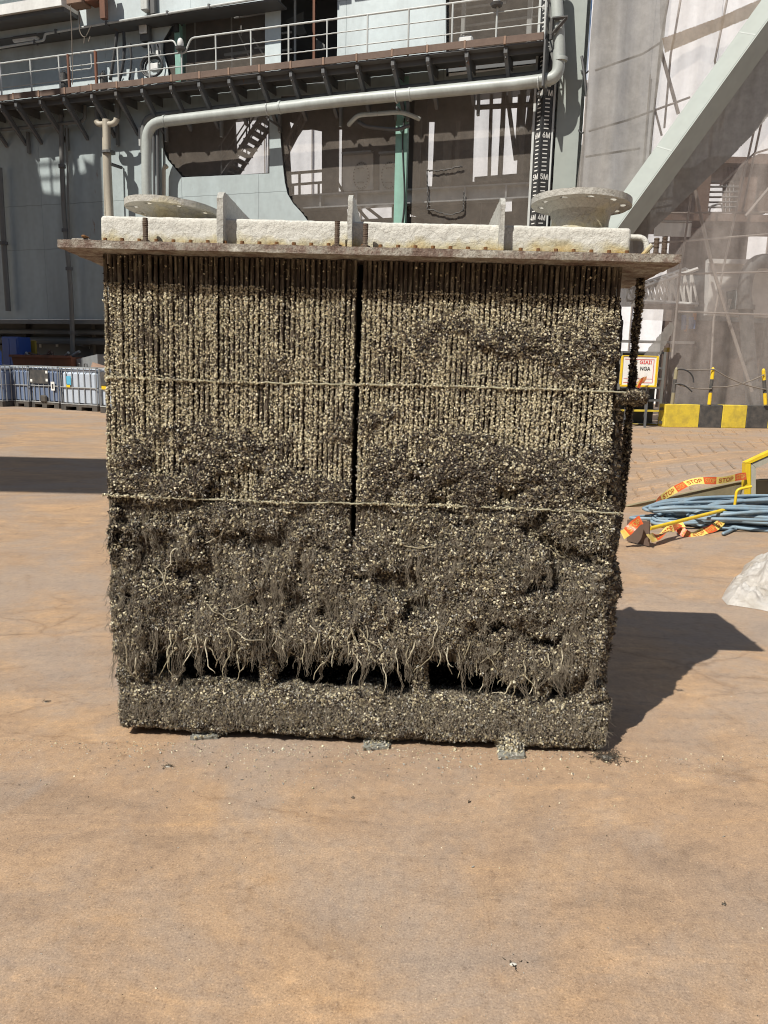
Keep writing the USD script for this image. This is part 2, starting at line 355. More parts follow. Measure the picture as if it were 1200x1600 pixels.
# dusty rust-brown deck: clouds of dust, sweep marks, grey worn patches, grit
lk('deck_dust', {
    'g': ('geometry', {}),
    'big': ('noise_texture', {'scale': 0.9, 'detail': 8.0, 'roughness': 0.62, 'distortion': 0.4}),
    'mid': ('noise_texture', {'scale': 6.5, 'detail': 10.0, 'roughness': 0.72, 'distortion': 0.5}),
    'mpA': ('mapping', {'scale': (0.7, 2.2, 1.0), 'rotation': (0, 0, 0.2)}),
    'drag': ('noise_texture', {'scale': 1.9, 'detail': 10.0, 'roughness': 0.7, 'distortion': 0.7}),
    'mpB': ('mapping', {'scale': (9.0, 1.3, 1.0), 'rotation': (0, 0, 0.9)}),
    'scr': ('noise_texture', {'scale': 5.0, 'detail': 5.0, 'roughness': 0.7, 'distortion': 0.3}),
    'fine': ('noise_texture', {'scale': 170.0, 'detail': 5.0, 'roughness': 0.8}),
    'grit': ('voronoi_texture', {'scale': 120.0, 'randomness': 1.0}),
    'gr': ('rgb_ramp', {'ramp': [(0.0, (1, 1, 1)), (0.05, (1, 1, 1)), (0.11, (0, 0, 0)), (1.0, (0, 0, 0))]}),
    'gsel': ('rgb_ramp', {'ramp': [(0.0, (0, 0, 0)), (0.62, (0, 0, 0)), (0.68, (0.8, 0.8, 0.8))]}),
    'gs2': ('rgb_ramp', {'ramp': [(0.0, (0.09, 0.075, 0.06)), (0.55, (0.16, 0.12, 0.09)), (0.6, (0.62, 0.57, 0.48)), (1.0, (0.7, 0.66, 0.6))]}),
    'gm': ('math', {'math_type': 'multiply'}),
    'c1': ('rgb_ramp', {'ramp': [(0.34, (0.26, 0.185, 0.128)), (0.45, (0.335, 0.24, 0.162)), (0.55, (0.385, 0.275, 0.182)), (0.66, (0.45, 0.33, 0.225))]}),
    'c2': ('rgb_ramp', {'ramp': [(0.36, (0.29, 0.225, 0.172)), (0.5, (0.355, 0.255, 0.172)), (0.62, (0.43, 0.30, 0.185))]}),
    'm1': ('mix_color', {'fac': 0.55}),
    'c3': ('rgb_ramp', {'ramp': [(0.36, (0.82, 0.83, 0.85)), (0.48, (1.0, 1.0, 1.0)), (0.56, (1.04, 1.03, 1.0)), (0.60, (1.16, 1.13, 1.06)), (0.68, (1.24, 1.19, 1.10))]}),
    'm2': ('mix_color', {'blend_type': 'multiply', 'fac': 1.0, 'use_clamp': False}),
    'c4': ('rgb_ramp', {'ramp': [(0.30, (0.72, 0.70, 0.69)), (0.40, (1.0, 1.0, 1.0)), (0.66, (1.0, 1.0, 1.0)), (0.78, (1.25, 1.2, 1.15))]}),
    'm3': ('mix_color', {'blend_type': 'multiply', 'fac': 0.5, 'use_clamp': False}),
    'c5': ('rgb_ramp', {'ramp': [(0.33, (0.50, 0.49, 0.48)), (0.46, (0.95, 0.95, 0.95)), (0.55, (1.04, 1.04, 1.04)), (0.67, (1.6, 1.58, 1.54))]}),
    'm4': ('mix_color', {'blend_type': 'multiply', 'fac': 0.9, 'use_clamp': False}),
    'grey': ('noise_texture', {'scale': 0.75, 'detail': 9.0, 'roughness': 0.7, 'distortion': 0.4}),
    'cg': ('rgb_ramp', {'ramp': [(0.47, (0, 0, 0)), (0.58, (0.6, 0.6, 0.6)), (1.0, (0.75, 0.75, 0.75))]}),
    'm5': ('mix_color', {'b': (0.31, 0.262, 0.222)}),
    'm6': ('mix_color', {}),
    'sp1': ('noise_texture', {'scale': 34.0, 'detail': 6.0, 'roughness': 0.75}),
    'c6': ('rgb_ramp', {'ramp': [(0.30, (0.62, 0.60, 0.58)), (0.44, (0.95, 0.95, 0.95)), (0.56, (1.03, 1.03, 1.02)), (0.70, (1.28, 1.24, 1.16))]}),
    'm7': ('mix_color', {'blend_type': 'multiply', 'fac': 0.85, 'use_clamp': False}),
    'mpC': ('mapping', {'scale': (1.0, 2.2, 1.0), 'rotation': (0, 0, 0.5)}),
    'crk': ('voronoi_texture', {'scale': 1.6, 'feature': 'distance_to_edge', 'randomness': 1.0, 'detail': 2.0, 'roughness': 0.6}),
    'wrp': ('noise_texture', {'scale': 2.5, 'detail': 5.0, 'roughness': 0.6}),
    'wmx': ('mix_color', {'fac': 0.22, 'use_clamp': False}),
    'c7': ('rgb_ramp', {'ramp': [(0.0, (0.70, 0.66, 0.62)), (0.012, (0.86, 0.84, 0.82)), (0.03, (1, 1, 1)), (1.0, (1, 1, 1))]}),
    'cmk': ('rgb_ramp', {'ramp': [(0.50, (0, 0, 0)), (0.60, (0.8, 0.8, 0.8))]}),
    'm8': ('mix_color', {'blend_type': 'multiply', 'use_clamp': False}),
    'hv': ('hsv', {'hue': 0.496, 'saturation': 1.07, 'value': 1.01, 'fac': 1.0}),
    'hs': ('math', {'math_type': 'multiply_add', 'value2': 0.6}),
    'b1': ('bump', {'strength': 0.5, 'distance': 0.003}),
    'p': ('principled_bsdf', {'roughness': 0.7, 'specular_ior_level': 0.35})},
   [('g.position', 'big.vector'), ('g.position', 'mid.vector'), ('g.position', 'mpA.vector'), ('mpA.vector', 'drag.vector'), ('g.position', 'mpB.vector'), ('mpB.vector', 'scr.vector'),
    ('g.position', 'fine.vector'), ('g.position', 'grit.vector'), ('g.position', 'grey.vector'), ('mid.fac', 'c1.fac'), ('big.fac', 'c2.fac'), ('c1.color', 'm1.a'), ('c2.color', 'm1.b'),
    ('drag.fac', 'c3.fac'), ('m1.result', 'm2.a'), ('c3.color', 'm2.b'), ('grey.fac', 'cg.fac'), ('cg.color', 'm5.fac'), ('m2.result', 'm5.a'), ('scr.fac', 'c4.fac'), ('m5.result', 'm3.a'), ('c4.color', 'm3.b'),
    ('fine.fac', 'c5.fac'), ('m3.result', 'm4.a'), ('c5.color', 'm4.b'), ('grit.distance', 'gr.fac'), ('grit.color', 'gsel.fac'), ('grit.color', 'gs2.fac'), ('gr.color', 'gm.value1'), ('gsel.color', 'gm.value2'), ('gm.value', 'm6.fac'),
    ('m4.result', 'm6.a'), ('gs2.color', 'm6.b'), ('g.position', 'sp1.vector'), ('sp1.fac', 'c6.fac'), ('m6.result', 'm7.a'), ('c6.color', 'm7.b'), ('g.position', 'wrp.vector'), ('g.position', 'wmx.a'), ('wrp.color', 'wmx.b'), ('wmx.result', 'mpC.vector'), ('mpC.vector', 'crk.vector'), ('crk.distance', 'c7.fac'), ('big.fac', 'cmk.fac'), ('cmk.color', 'm8.fac'), ('m7.result', 'm8.a'), ('c7.color', 'm8.b'), ('m8.result', 'hv.color'), ('hv.color', 'p.base_color'), ('fine.fac', 'hs.value1'), ('mid.fac', 'hs.value3'), ('hs.value', 'b1.height'), ('b1.normal', 'p.normal')])

# thick cracked white coating, rusty at its foot (height above the plate drives the rust)
def crust(name, z0, z1, white=(0.60, 0.59, 0.54)):
    lk(name, {'g': ('geometry', {}), 'sp': ('separate_xyz', {}),
              'n': ('noise_texture', {'scale': 9.0, 'detail': 8.0, 'roughness': 0.65}),
              'f': ('noise_texture', {'scale': 85.0, 'detail': 5.0, 'roughness': 0.7}),
              'v': ('voronoi_texture', {'scale': 24.0, 'feature': 'distance_to_edge', 'randomness': 1.0}),
              'vr': ('rgb_ramp', {'ramp': [(0.0, (0.62, 0.62, 0.60)), (0.03, (1, 1, 1)), (1.0, (1, 1, 1))]}),
              'h': ('map_range', {'from_min': z0, 'from_max': z1, 'to_min': 1.0, 'to_max': 0.0, 'clamp': True}),
              'ha': ('math', {'math_type': 'multiply_add', 'value2': 1.1, 'value3': -0.62}),
              'hb': ('math', {'math_type': 'add'}),
              'cr': ('rgb_ramp', {'ramp': [(0.0, white), (0.50, white), (0.70, (0.52, 0.47, 0.32)), (0.92, (0.46, 0.31, 0.10)), (1.0, (0.30, 0.13, 0.035))]}),
              'fr': ('rgb_ramp', {'ramp': [(0.25, (0.72, 0.72, 0.72)), (0.5, (1, 1, 1)), (0.8, (1.15, 1.15, 1.15))]}),
              'nr': ('rgb_ramp', {'ramp': [(0.62, (0, 0, 0)), (0.76, (0.6, 0.6, 0.6))]}),
              'mg': ('mix_color', {'b': (0.30, 0.29, 0.26)}),
              'm': ('mix_color', {'blend_type': 'multiply', 'fac': 1.0, 'use_clamp': False}),
              'm2': ('mix_color', {'blend_type': 'multiply', 'fac': 0.55, 'use_clamp': False}),
              'b': ('bump', {'strength': 0.8, 'distance': 0.006}), 'b2': ('bump', {'strength': 0.5, 'distance': 0.004}),
              'p': ('principled_bsdf', {'roughness': 0.7, 'specular_ior_level': 0.3})},
       [('g.position', 'sp.vector'), ('g.position', 'n.vector'), ('g.position', 'f.vector'), ('g.position', 'v.vector'), ('sp.z', 'h.value'), ('n.fac', 'ha.value1'), ('h.result', 'hb.value1'), ('ha.value', 'hb.value2'),
        ('hb.value', 'cr.fac'), ('n.fac', 'nr.fac'), ('nr.color', 'mg.fac'), ('cr.color', 'mg.a'), ('mg.result', 'm.a'), ('f.fac', 'fr.fac'), ('fr.color', 'm.b'), ('m.result', 'm2.a'), ('v.distance', 'vr.fac'), ('vr.color', 'm2.b'), ('m2.result', 'p.base_color'),
        ('f.fac', 'b.height'), ('v.distance', 'b2.height'), ('b.normal', 'b2.normal'), ('b2.normal', 'p.normal')])

crust('white_crust', 1.80, 1.93)
crust('flange_crust', 1.76, 2.24, white=(0.43, 0.42, 0.385))
crust('rib_crust', 1.80, 1.90, white=(0.42, 0.415, 0.385))
crust('rope_crust', -5.0, -4.0, white=(0.36, 0.34, 0.24))
crust('foot_crust', -5.0, -4.0, white=(0.25, 0.25, 0.22))
lk('plate_scale', {'g': ('geometry', {}), 'n': ('noise_texture', {'scale': 16.0, 'detail': 9.0, 'roughness': 0.72}), 'f': ('noise_texture', {'scale': 120.0, 'detail': 4.0, 'roughness': 0.7}),
                   'cr': ('rgb_ramp', {'ramp': [(0.30, (0.10, 0.055, 0.04)), (0.44, (0.21, 0.155, 0.125)), (0.54, (0.31, 0.28, 0.235)), (0.66, (0.50, 0.48, 0.42))]}),
                   'fr': ('rgb_ramp', {'ramp': [(0.3, (0.6, 0.6, 0.6)), (0.6, (1.1, 1.1, 1.1))]}), 'm': ('mix_color', {'blend_type': 'multiply', 'fac': 1.0, 'use_clamp': False}),
                   'b': ('bump', {'strength': 1.0, 'distance': 0.006}), 'p': ('principled_bsdf', {'roughness': 0.85})},
   [('g.position', 'n.vector'), ('g.position', 'f.vector'), ('n.fac', 'cr.fac'), ('f.fac', 'fr.fac'), ('cr.color', 'm.a'), ('fr.color', 'm.b'), ('m.result', 'p.base_color'), ('f.fac', 'b.height'), ('b.normal', 'p.normal')])

def growth(name, a, b, c, rough=0.8):     # each copy its own tone
    lk(name, {'o': ('object_info', {}), 'g': ('geometry', {}), 'n': ('noise_texture', {'scale': 160.0, 'detail': 3.0}),
              'cr': ('rgb_ramp', {'ramp': [(0.0, a), (0.5, b), (1.0, c)]}), 'fr': ('rgb_ramp', {'ramp': [(0.3, (0.55,) * 3), (0.7, (1.25,) * 3)]}),
              'm': ('mix_color', {'blend_type': 'multiply', 'fac': 1.0, 'use_clamp': False}), 'p': ('principled_bsdf', {'roughness': rough, 'specular_ior_level': 0.3})},
       [('g.position', 'n.vector'), ('o.random', 'cr.fac'), ('n.fac', 'fr.fac'), ('cr.color', 'm.a'), ('fr.color', 'm.b'), ('m.result', 'p.base_color')])

growth('shell_cream', (0.44, 0.385, 0.245), (0.61, 0.545, 0.375), (0.78, 0.73, 0.56))
growth('shell_olive', (0.125, 0.102, 0.065), (0.25, 0.21, 0.135), (0.44, 0.38, 0.255))
growth('shell_brown', (0.060, 0.046, 0.036), (0.115, 0.09, 0.066), (0.20, 0.165, 0.12))
growth('shell_dark', (0.018, 0.016, 0.016), (0.04, 0.034, 0.032), (0.085, 0.07, 0.06), rough=0.5)
growth('shell_grey', (0.25, 0.24, 0.21), (0.38, 0.365, 0.32), (0.58, 0.56, 0.50))
growth('weed_fibre', (0.055, 0.044, 0.033), (0.125, 0.103, 0.077), (0.27, 0.235, 0.18))
growth('root_fibre', (0.26, 0.225, 0.15), (0.38, 0.34, 0.24), (0.50, 0.46, 0.35))
lk('mat_base', {'g': ('geometry', {}), 'n': ('noise_texture', {'scale': 60.0, 'detail': 6.0, 'roughness': 0.7}), 'cr': ('rgb_ramp', {'ramp': [(0.3, (0.010, 0.008, 0.007)), (0.6, (0.028, 0.022, 0.017)), (0.8, (0.07, 0.058, 0.042))]}),
                'b': ('bump', {'strength': 1.0, 'distance': 0.012}), 'p': ('principled_bsdf', {'roughness': 0.9, 'specular_ior_level': 0.2})},
   [('g.position', 'n.vector'), ('n.fac', 'cr.fac'), ('cr.color', 'p.base_color'), ('n.fac', 'b.height'), ('b.normal', 'p.normal')])
lk('tube_scale', {'g': ('geometry', {}), 'mp': ('mapping', {'scale': (1.0, 1.0, 0.16)}), 'n': ('noise_texture', {'scale': 70.0, 'detail': 6.0, 'roughness': 0.7}), 'cr': ('rgb_ramp', {'ramp': [(0.3, (0.035, 0.027, 0.022)), (0.5, (0.085, 0.068, 0.052)), (0.64, (0.26, 0.23, 0.165)), (0.78, (0.50, 0.46, 0.34))]}),
                  'b': ('bump', {'strength': 0.8, 'distance': 0.004}), 'p': ('principled_bsdf', {'roughness': 0.85, 'specular_ior_level': 0.2})},
   [('g.position', 'mp.vector'), ('mp.vector', 'n.vector'), ('n.fac', 'cr.fac'), ('cr.color', 'p.base_color'), ('n.fac', 'b.height'), ('b.normal', 'p.normal')])
lk('black_core', {'p': ('principled_bsdf', {'base_color': (0.012, 0.010, 0.009), 'roughness': 0.95, 'specular_ior_level': 0.1})}, [])
lk('plastic_film', {'g': ('geometry', {}), 'n': ('noise_texture', {'scale': 7.0, 'detail': 5.0}), 'cr': ('rgb_ramp', {'ramp': [(0.3, (0.58, 0.54, 0.47)), (0.5, (0.78, 0.76, 0.72)), (0.7, (0.88, 0.87, 0.85))]}),
                    'wr': ('noise_texture', {'scale': 13.0, 'detail': 7.0, 'roughness': 0.62, 'distortion': 1.6}), 'wb': ('bump', {'strength': 0.75, 'distance': 0.03}),
                    'p': ('principled_bsdf', {'roughness': 0.25, 'specular_ior_level': 0.6}), 'tl': ('translucent_bsdf', {}), 't': ('transparent_bsdf', {}), 'm1': ('mix_closure', {'fac': 0.35}), 'm2': ('mix_closure', {'fac': 0.16})},
   [('g.position', 'wr.vector'), ('wr.fac', 'wb.height'), ('wb.normal', 'p.normal'), ('wb.normal', 'tl.normal'), ('g.position', 'n.vector'), ('n.fac', 'cr.fac'), ('cr.color', 'p.base_color'), ('cr.color', 'tl.color'), ('p.BSDF', 'm1.closure1'), ('tl.BSDF', 'm1.closure2'), ('m1.closure', 'm2.closure1'), ('t.BSDF', 'm2.closure2')], surface='m2.closure')
lk('window_glass', {'f': ('fresnel', {'IOR': 1.5}), 't': ('transparent_bsdf', {'color': (0.8, 0.85, 0.85)}), 'g': ('glossy_bsdf', {'roughness': 0.02}), 'm': ('mix_closure', {})},
   [('f.fac', 'm.fac'), ('t.BSDF', 'm.closure1'), ('g.BSDF', 'm.closure2')], surface='m.closure')

# ================================================================== SETTING
rs = np.random.RandomState
n = 41
gx, gy = np.meshgrid(np.linspace(-400, 400, n), np.linspace(-400, 400, n), indexing='ij')
obj('ground', (np.c_[gx.ravel(), gy.ravel(), np.zeros(n * n)], grid_faces(n, n)), 'deck_dust', kind='structure',
    label='rust brown steel deck under dust and drag marks')

# ------------------------------------------------------------------ side wall of the dock
WALL_AT = wfr([-8, 0, 0])[0]
ulim = W(912, 200)[0]
win_a = pxpoly([(252, 186), (330, 180), (421, 176), (421, 271), (352, 274), (285, 277), (262, 250), (255, 234)])
opening = pxpoly([(439, 150), (437, 190), (438, 215), (441, 250), (445, 285), (449, 303), (458, 318), (472, 333), (486, 352), (500, 372), (860, 372), (860, 130)])
up_l = pxpoly([(284, -60), (284, 40), (268, 40), (255, 62), (254, 80), (262, 106), (264, 130), (414, 130), (414, 8), (417, -60)])
up_r = pxpoly([(438, -60), (439, 130), (526, 130), (528, -60)])
up_e = pxpoly([(697, -60), (697, 120), (880, 95), (880, -60)])
wall = thing('dock_wall', 'blue grey welded steel side wall of the dock with two net covered openings', 'wall', WALL_AT, WROT)
full = sbox(-34, 2.66, 0.05, 13.4)
solid = full.difference(win_a).difference(opening).difference(up_l).difference(up_r).difference(up_e)
zs = [2.66, 4.95, 6.35, 9.2, 11.2, 13.4]
us = [-34, -30, -26, -22.5, -19.2, -16.4, -13.6, -11.0, -8.35, -5.6, -2.77, 0.05]
for a, b in zip(us, us[1:]):
    for z0, z1 in zip(zs, zs[1:]):
        cell = solid.intersection(sbox(a + 0.004, z0 + 0.004, b - 0.004, z1 - 0.004))
        for g in getattr(cell, 'geoms', [cell]):
            if g.area > 0.02:
                m = MB(wfr).prism(g, 0.0, 0.02 * ((a * 7 + z0 * 3) % 1.0) * 0.2 - 0.02)
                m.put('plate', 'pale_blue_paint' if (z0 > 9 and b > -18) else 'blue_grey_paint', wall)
MB(wfr).prism(solid.buffer(-0.01), -0.03, -0.07).put('backing', 'dark_steel', wall)
MB(wfr).box((-34, -0.05, 2.52), (0.0, 0.10, 2.655)).put('ledge', 'recess_steel', wall)
MB(wfr).box((-34, -1.25, 0.0), (0.0, -1.2, 2.7)).put('recess_back', 'recess_steel', wall)
MB(wfr).box((-34, -1.2, 2.60), (0.0, -0.05, 2.65)).put('recess_ceiling', 'dark_steel', wall)
for i in range(12):
    u = -33 + i * 2.9
    MB(wfr).box((u, -1.2, 0.0), (u + 0.12, -1.02, 2.6)).put('stiffener', 'recess_steel', wall)
for x0, y0 in ((63, 538), (89, 537), (141, 540), (32, 543)):
    u, z = W(x0, y0, -1.19)
    MB(wfr).box((u - 0.05, -1.2, z - 0.11), (u + 0.05, -1.18, z + 0.11)).put('tag', 'white_mark', wall)
u, z = W(0, 511, -0.5)
for zz, rr, dd in ((2.28, 0.085, -0.45), (1.98, 0.12, -0.55)):
    P = thing('wall_pipe', 'dark horizontal pipe running low under the wall ledge, ' + ('upper of two' if zz > 2.1 else 'lower and thicker of two'), 'pipe', wfr([-20, dd, zz])[0], WROT)
    MB(wfr).tube([(-34, dd, zz), (-0.3, dd, zz)], rr, 12).put('tube', 'recess_steel', P)
    for k in range(8):
        uu = -32 + 4.1 * k
        MB(wfr).box((uu, dd - 0.7, zz - rr - 0.05), (uu + 0.08, dd + rr + 0.03, zz - rr)).put('bracket', 'dark_steel', P)

def wall_text(text, px, py, h, d, mat, name, label, cat, bold=True):
    m = meshkit.text_mesh(text, h, 0.004, bold)
    v = np.array(m.vertices)
    v[:, 0] -= v[:, 0].mean()
    u, z = W(px, py, d)
    return MB(wfr).add(np.c_[u + v[:, 0], d + v[:, 2], z + v[:, 1]], m.faces)

wall_text('33', 116, 555, 0.13, -1.185, 'white_mark', '', '', '').put('frame_number', 'white_mark', wall)


# ------------------------------------------------------------------ nets over the openings
def flat_net(poly, d, name, label, mat, amp=0.03, step=0.12, group=None):
    u0, z0, u1, z1 = poly.bounds
    nu, nv = int((u1 - u0) / step) + 2, int((z1 - z0) / step) + 2
    U, Z = np.meshgrid(np.linspace(u0, u1, nu), np.linspace(z0, z1, nv), indexing='ij')
    D = d + amp * (meshkit.fbm(np.stack([U * 0.9, Z * 0.35, U * 0 + d], -1), 3, 5) - 0.5) * 2
    from shapely import contains_xy
    keep = contains_xy(poly.buffer(step * 0.7), U.ravel(), Z.ravel())
    U, Z = snap(poly, U, Z, keep)
    v = wfr(np.c_[U.ravel(), D.ravel(), Z.ravel()])
    return obj(name, (v, grid_faces(nu, nv, keep)), mat, smooth=True, label=label, cat='net')

flat_net(win_a, -0.12, 'safety_net', 'brown mesh net over the smaller opening with a slanted lower corner', 'net_brown')
flat_net(opening.intersection(sbox(-20, 3.4, -3.95, 12)), -0.12, 'safety_net', 'brown mesh net over the wide opening left of the lower green post', 'net_brown')
flat_net(opening.intersection(sbox(-3.6, 3.4, 0.05, 12)), -0.12, 'safety_net', 'brown mesh net between the lower green post and the draft marks, with a sewn patch', 'net_brown')
flat_net(up_l, -0.12, 'safety_net', 'dark brown net behind the railing beside the upper green post', 'net_brown')
flat_net(up_e, -0.12, 'safety_net', 'dark brown net behind the right end of the catwalk railing', 'net_brown')
# sewn patch seams on the net
sm = thing('net_patch_seam', 'ragged stitched outline of a square patch on the brown net', 'seam', wp(700, 310, -0.05), WROT)
for pts in ([(667, 266), (680, 267), (694, 266), (706, 263), (723, 261)], [(667, 266), (668, 300), (668, 328)], [(668, 328), (684, 331), (697, 335), (711, 334), (724, 330)], [(724, 330), (725, 300)]):
    q = spline([wp(x, y, -0.05 + 0.01 * (i % 2)) for i, (x, y) in enumerate(pts)], 24)
    q += (rs(3).rand(*q.shape) - 0.5) * 0.03
    MB().tube(q, 0.014 + 0.010 * rs(4).rand(24), 6).put('seam', 'black_paint', sm)

# ------------------------------------------------------------------ what stands behind the openings
inner = thing('inner_frame', 'grey steel inner bulkhead seen through the nets with tall light openings and two oval manholes', 'bulkhead', wfr([-4, -1.4, 3])[0], WROT)
DI = -1.4
ip = lambda pts, d=-1.4: Polygon([W(x, y, d) for x, y in pts])
plate = ip([(240, 120), (860, 60), (860, 420), (240, 420)])
holes = [ip([(452, 232), (472, 203), (487, 202), (503, 205), (503, 304), (456, 305)]), ip([(529.5, 202), (534.5, 202), (533.5, 299), (528.5, 299)]),
         ip([(670, 190), (679, 190), (675, 291), (667, 291)]), ip([(743, 120), (832, 120), (820, 200), (806, 279), (738, 284)]),
         ip([(540, 319), (612, 315), (612, 340), (544, 344)]), ip([(640, 325), (657, 338), (640, 339)]), ip([(781, 309), (800, 307), (800, 330), (786, 331)]), ip([(662, 314), (673, 313), (672, 322)]),
         ip([(452, 190), (466, 196), (455, 204)]), ip([(365, 150), (419, 146), (419, 270), (372, 273)]), ip([(776, 309), (780, 309), (780, 313), (776, 313)])]
for hlt in holes:
    plate = plate.difference(hlt)
for a, b in ((-14, -9.6), (-9.6, -7.9), (-7.9, -5.6), (-5.6, -3.6), (-3.6, -1.9), (-1.9, 3)):
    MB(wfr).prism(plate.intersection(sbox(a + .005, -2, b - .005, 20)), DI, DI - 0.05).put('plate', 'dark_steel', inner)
# manhole plates: lighter panels with bolted oval covers
for i, (x0, x1) in enumerate(((535.5, 583), (593, 634))):
    pan = ip([(x0, 246), (x0 + 1, 242), (x1, 236), (x1, 296), (x0, 299)], DI + 0.05)
    pp = MB(wfr).prism(pan, DI + 0.05, DI + 0.02).put('manhole_panel', 'white_paint', inner)
    cx, cz = W(565 if i == 0 else 609, 275, DI + 0.06)
    ov = affinity.scale(Point(cx, cz).buffer(1, 20), 0.27, 0.40)
    cov = MB(wfr).prism(ov, DI + 0.10, DI + 0.05).put('manhole_cover', 'rail_paint', inner)
    bt = MB(wfr)
    for k in range(24):
        a = 2 * math.pi * k / 24
        bt.box((cx + 0.235 * math.cos(a) - 0.015, DI + 0.1, cz + 0.36 * math.sin(a) - 0.015), (cx + 0.235 * math.cos(a) + 0.015, DI + 0.125, cz + 0.36 * math.sin(a) + 0.015))
    bt.put('cover_bolts', 'dark_steel', inner)
    for s in (-1, 1):
        MB(wfr).tube(bend([(cx - 0.09, DI + 0.1, cz + s * 0.2), (cx - 0.09, DI + 0.18, cz + s * 0.2), (cx + 0.09, DI + 0.18, cz + s * 0.2), (cx + 0.09, DI + 0.1, cz + s * 0.2)], 0.03, 3), 0.014, 5).put('cover_handle', 'dark_steel', inner)
    MB(wfr).box((*W(x0 + 2, 243, DI + 0.1)[:1], DI + 0.06, W(x0 + 2, 243, DI + .1)[1]), (W(x1, 240, DI + .1)[0], DI + 0.3, W(x1, 240, DI + .1)[1] + 0.05)).put('hood', 'galvanised', inner)
# the long girder across the opening
gz0, gz1 = W(600, 313, -.8)[1], W(600, 298, -.8)[1]
ga, gb = W(446, 305, -.8)[0], W(850, 285, -.8)[0]
MB(wfr).box((ga, -1.1, gz1 - 0.04), (gb, -.7, gz1)).put('girder_flange', 'galvanised', inner)
MB(wfr).box((ga, -.95, gz0 - 0.1), (gb, -.91, gz1 - 0.04)).put('girder_web', 'galvanised', inner)
MB(wfr).box((ga, -1.1, gz0 - 0.14), (gb, -.7, gz0 - 0.1)).put('girder_flange', 'galvanised', inner)
for x in (501, 557, 620, 726, 790):
    u = W(x, 300, -.8)[0]
    MB(wfr).box((u, -1.1, gz0 - 0.1), (u + 0.05, -.71, gz1 - 0.04)).put('girder_stiffener', 'galvanised', inner)
# posts and braces in the right-hand light opening
for pts, r in (([(768, 148), (764, 285)], 0.05), ([(788, 140), (781, 283)], 0.07), ([(793, 150), (806, 250)], 0.06), ([(812, 148), (806, 250)], 0.05), ([(818, 140), (812, 280)], 0.09), ([(743, 168), (836, 163)], 0.07), ([(742, 281), (818, 275)], 0.08)):
    MB().tube([wp(x, y, -1.1) for x, y in pts], r, 8).put('strut', 'dark_steel', inner)
for pts, r in (([(655, 180), (650, 292)], 0.10), ([(700, 215), (698, 290)], 0.13), ([(716, 190), (713, 275)], 0.06)):
    MB().tube([wp(x, y, -1.2) for x, y in pts], r, 8).put('column', 'recess_steel', inner)
for pts, r in (([(452, 271), (503, 267)], 0.045), ([(453, 289), (503, 285)], 0.04), ([(468, 270), (468, 304)], 0.045), ([(458, 290), (458, 304)], 0.04), ([(498, 287), (498, 303)], 0.04), ([(568, 320), (600, 345)], 0.05), ([(556, 322), (576, 345)], 0.05), ([(527, 284), (536, 300)], 0.04), ([(545, 320), (560, 335)], 0.04)):
    MB().tube([wp(x, y, -1.3) for x, y in pts], r, 6).put('rail', 'dark_steel', inner)
for pts in ([(640, 323), (700, 358)], [(700, 350), (640, 330)]):
    MB().tube([wp(x, y, -1.2) for x, y in pts], 0.09, 6).put('brace', 'recess_steel', inner)
# back roof and floor so that the inside is a room
MB(wfr).box((-14, -1.35, 9.0), (0, -0.2, 9.1)).put('roof', 'dark_steel', inner)

sh_ = thing('white_sheeting', 'sunlit white scaffold sheeting far behind the dock wall openings and nets', 'sheeting', wfr([0, -14, 0])[0], WROT)
ugap = W(922, 60, -14)[0]
for k in range(22):
    a_ = ugap + 2.5 * (k - 13)
    zt_ = 13.2 if k < 13 else 19.0
    uu_, zz_ = np.meshgrid(np.linspace(a_, a_ + 2.49, 16), np.linspace(0, zt_, 40), indexing='ij')
    dd_ = -14 + .10 * (meshkit.fbm(np.stack([uu_ * 1.3, zz_ * .7, 0 * uu_ + k], -1), 4, 3) - .5) + .03 * np.sin(uu_ * 9)
    obj('sheet', (wfr(np.c_[uu_.ravel(), dd_.ravel(), zz_.ravel()]), grid_faces(16, 40)), 'sheeting', sh_, smooth=True)
    MB(wfr).tube([(a_ - .005, -13.9, 0), (a_ - .005, -13.9, 13.2)], .03, 6).put('pole', 'scaffold_pole', sh_)

# stair seen through the left opening and beside the pale column
st = thing('stairway', 'steel stair with open treads climbing behind the net in the wall opening', 'stairs', wfr([-9, -.75, 5])[0], WROT)
a, b = wp(352, 285, -.75), wp(425, 176, -.75)
for k in (-1, 1):
    o = WN * 0.35 * k
    MB().tube([a + o, b + o], 0.07, 4).put('stringer', 'dark_steel', st)
    MB().tube([a + o + [0, 0, 0.95], b + o + [0, 0, 0.95]], 0.025, 6).put('handrail', 'dark_steel', st)
    MB().tube([a + o + [0, 0, 0.5], b + o + [0, 0, 0.5]], 0.02, 6).put('handrail', 'dark_steel', st)
    for q in np.linspace(0.05, 0.95, 4):
        c = a + (b - a) * q + o
        MB().tube([c, c + [0, 0, 0.95]], 0.022, 6).put('baluster', 'dark_steel', st)
for q in np.linspace(0.03, 0.97, 11):
    c = a + (b - a) * q
    cu = np.array([(c - WO) @ WT, (c - WO) @ WN, c[2]])
    MB(wfr).box(cu - [0.13, 0.35, 0.02], cu + [0.13, 0.35, 0.02]).put('tread', 'dark_steel', st)
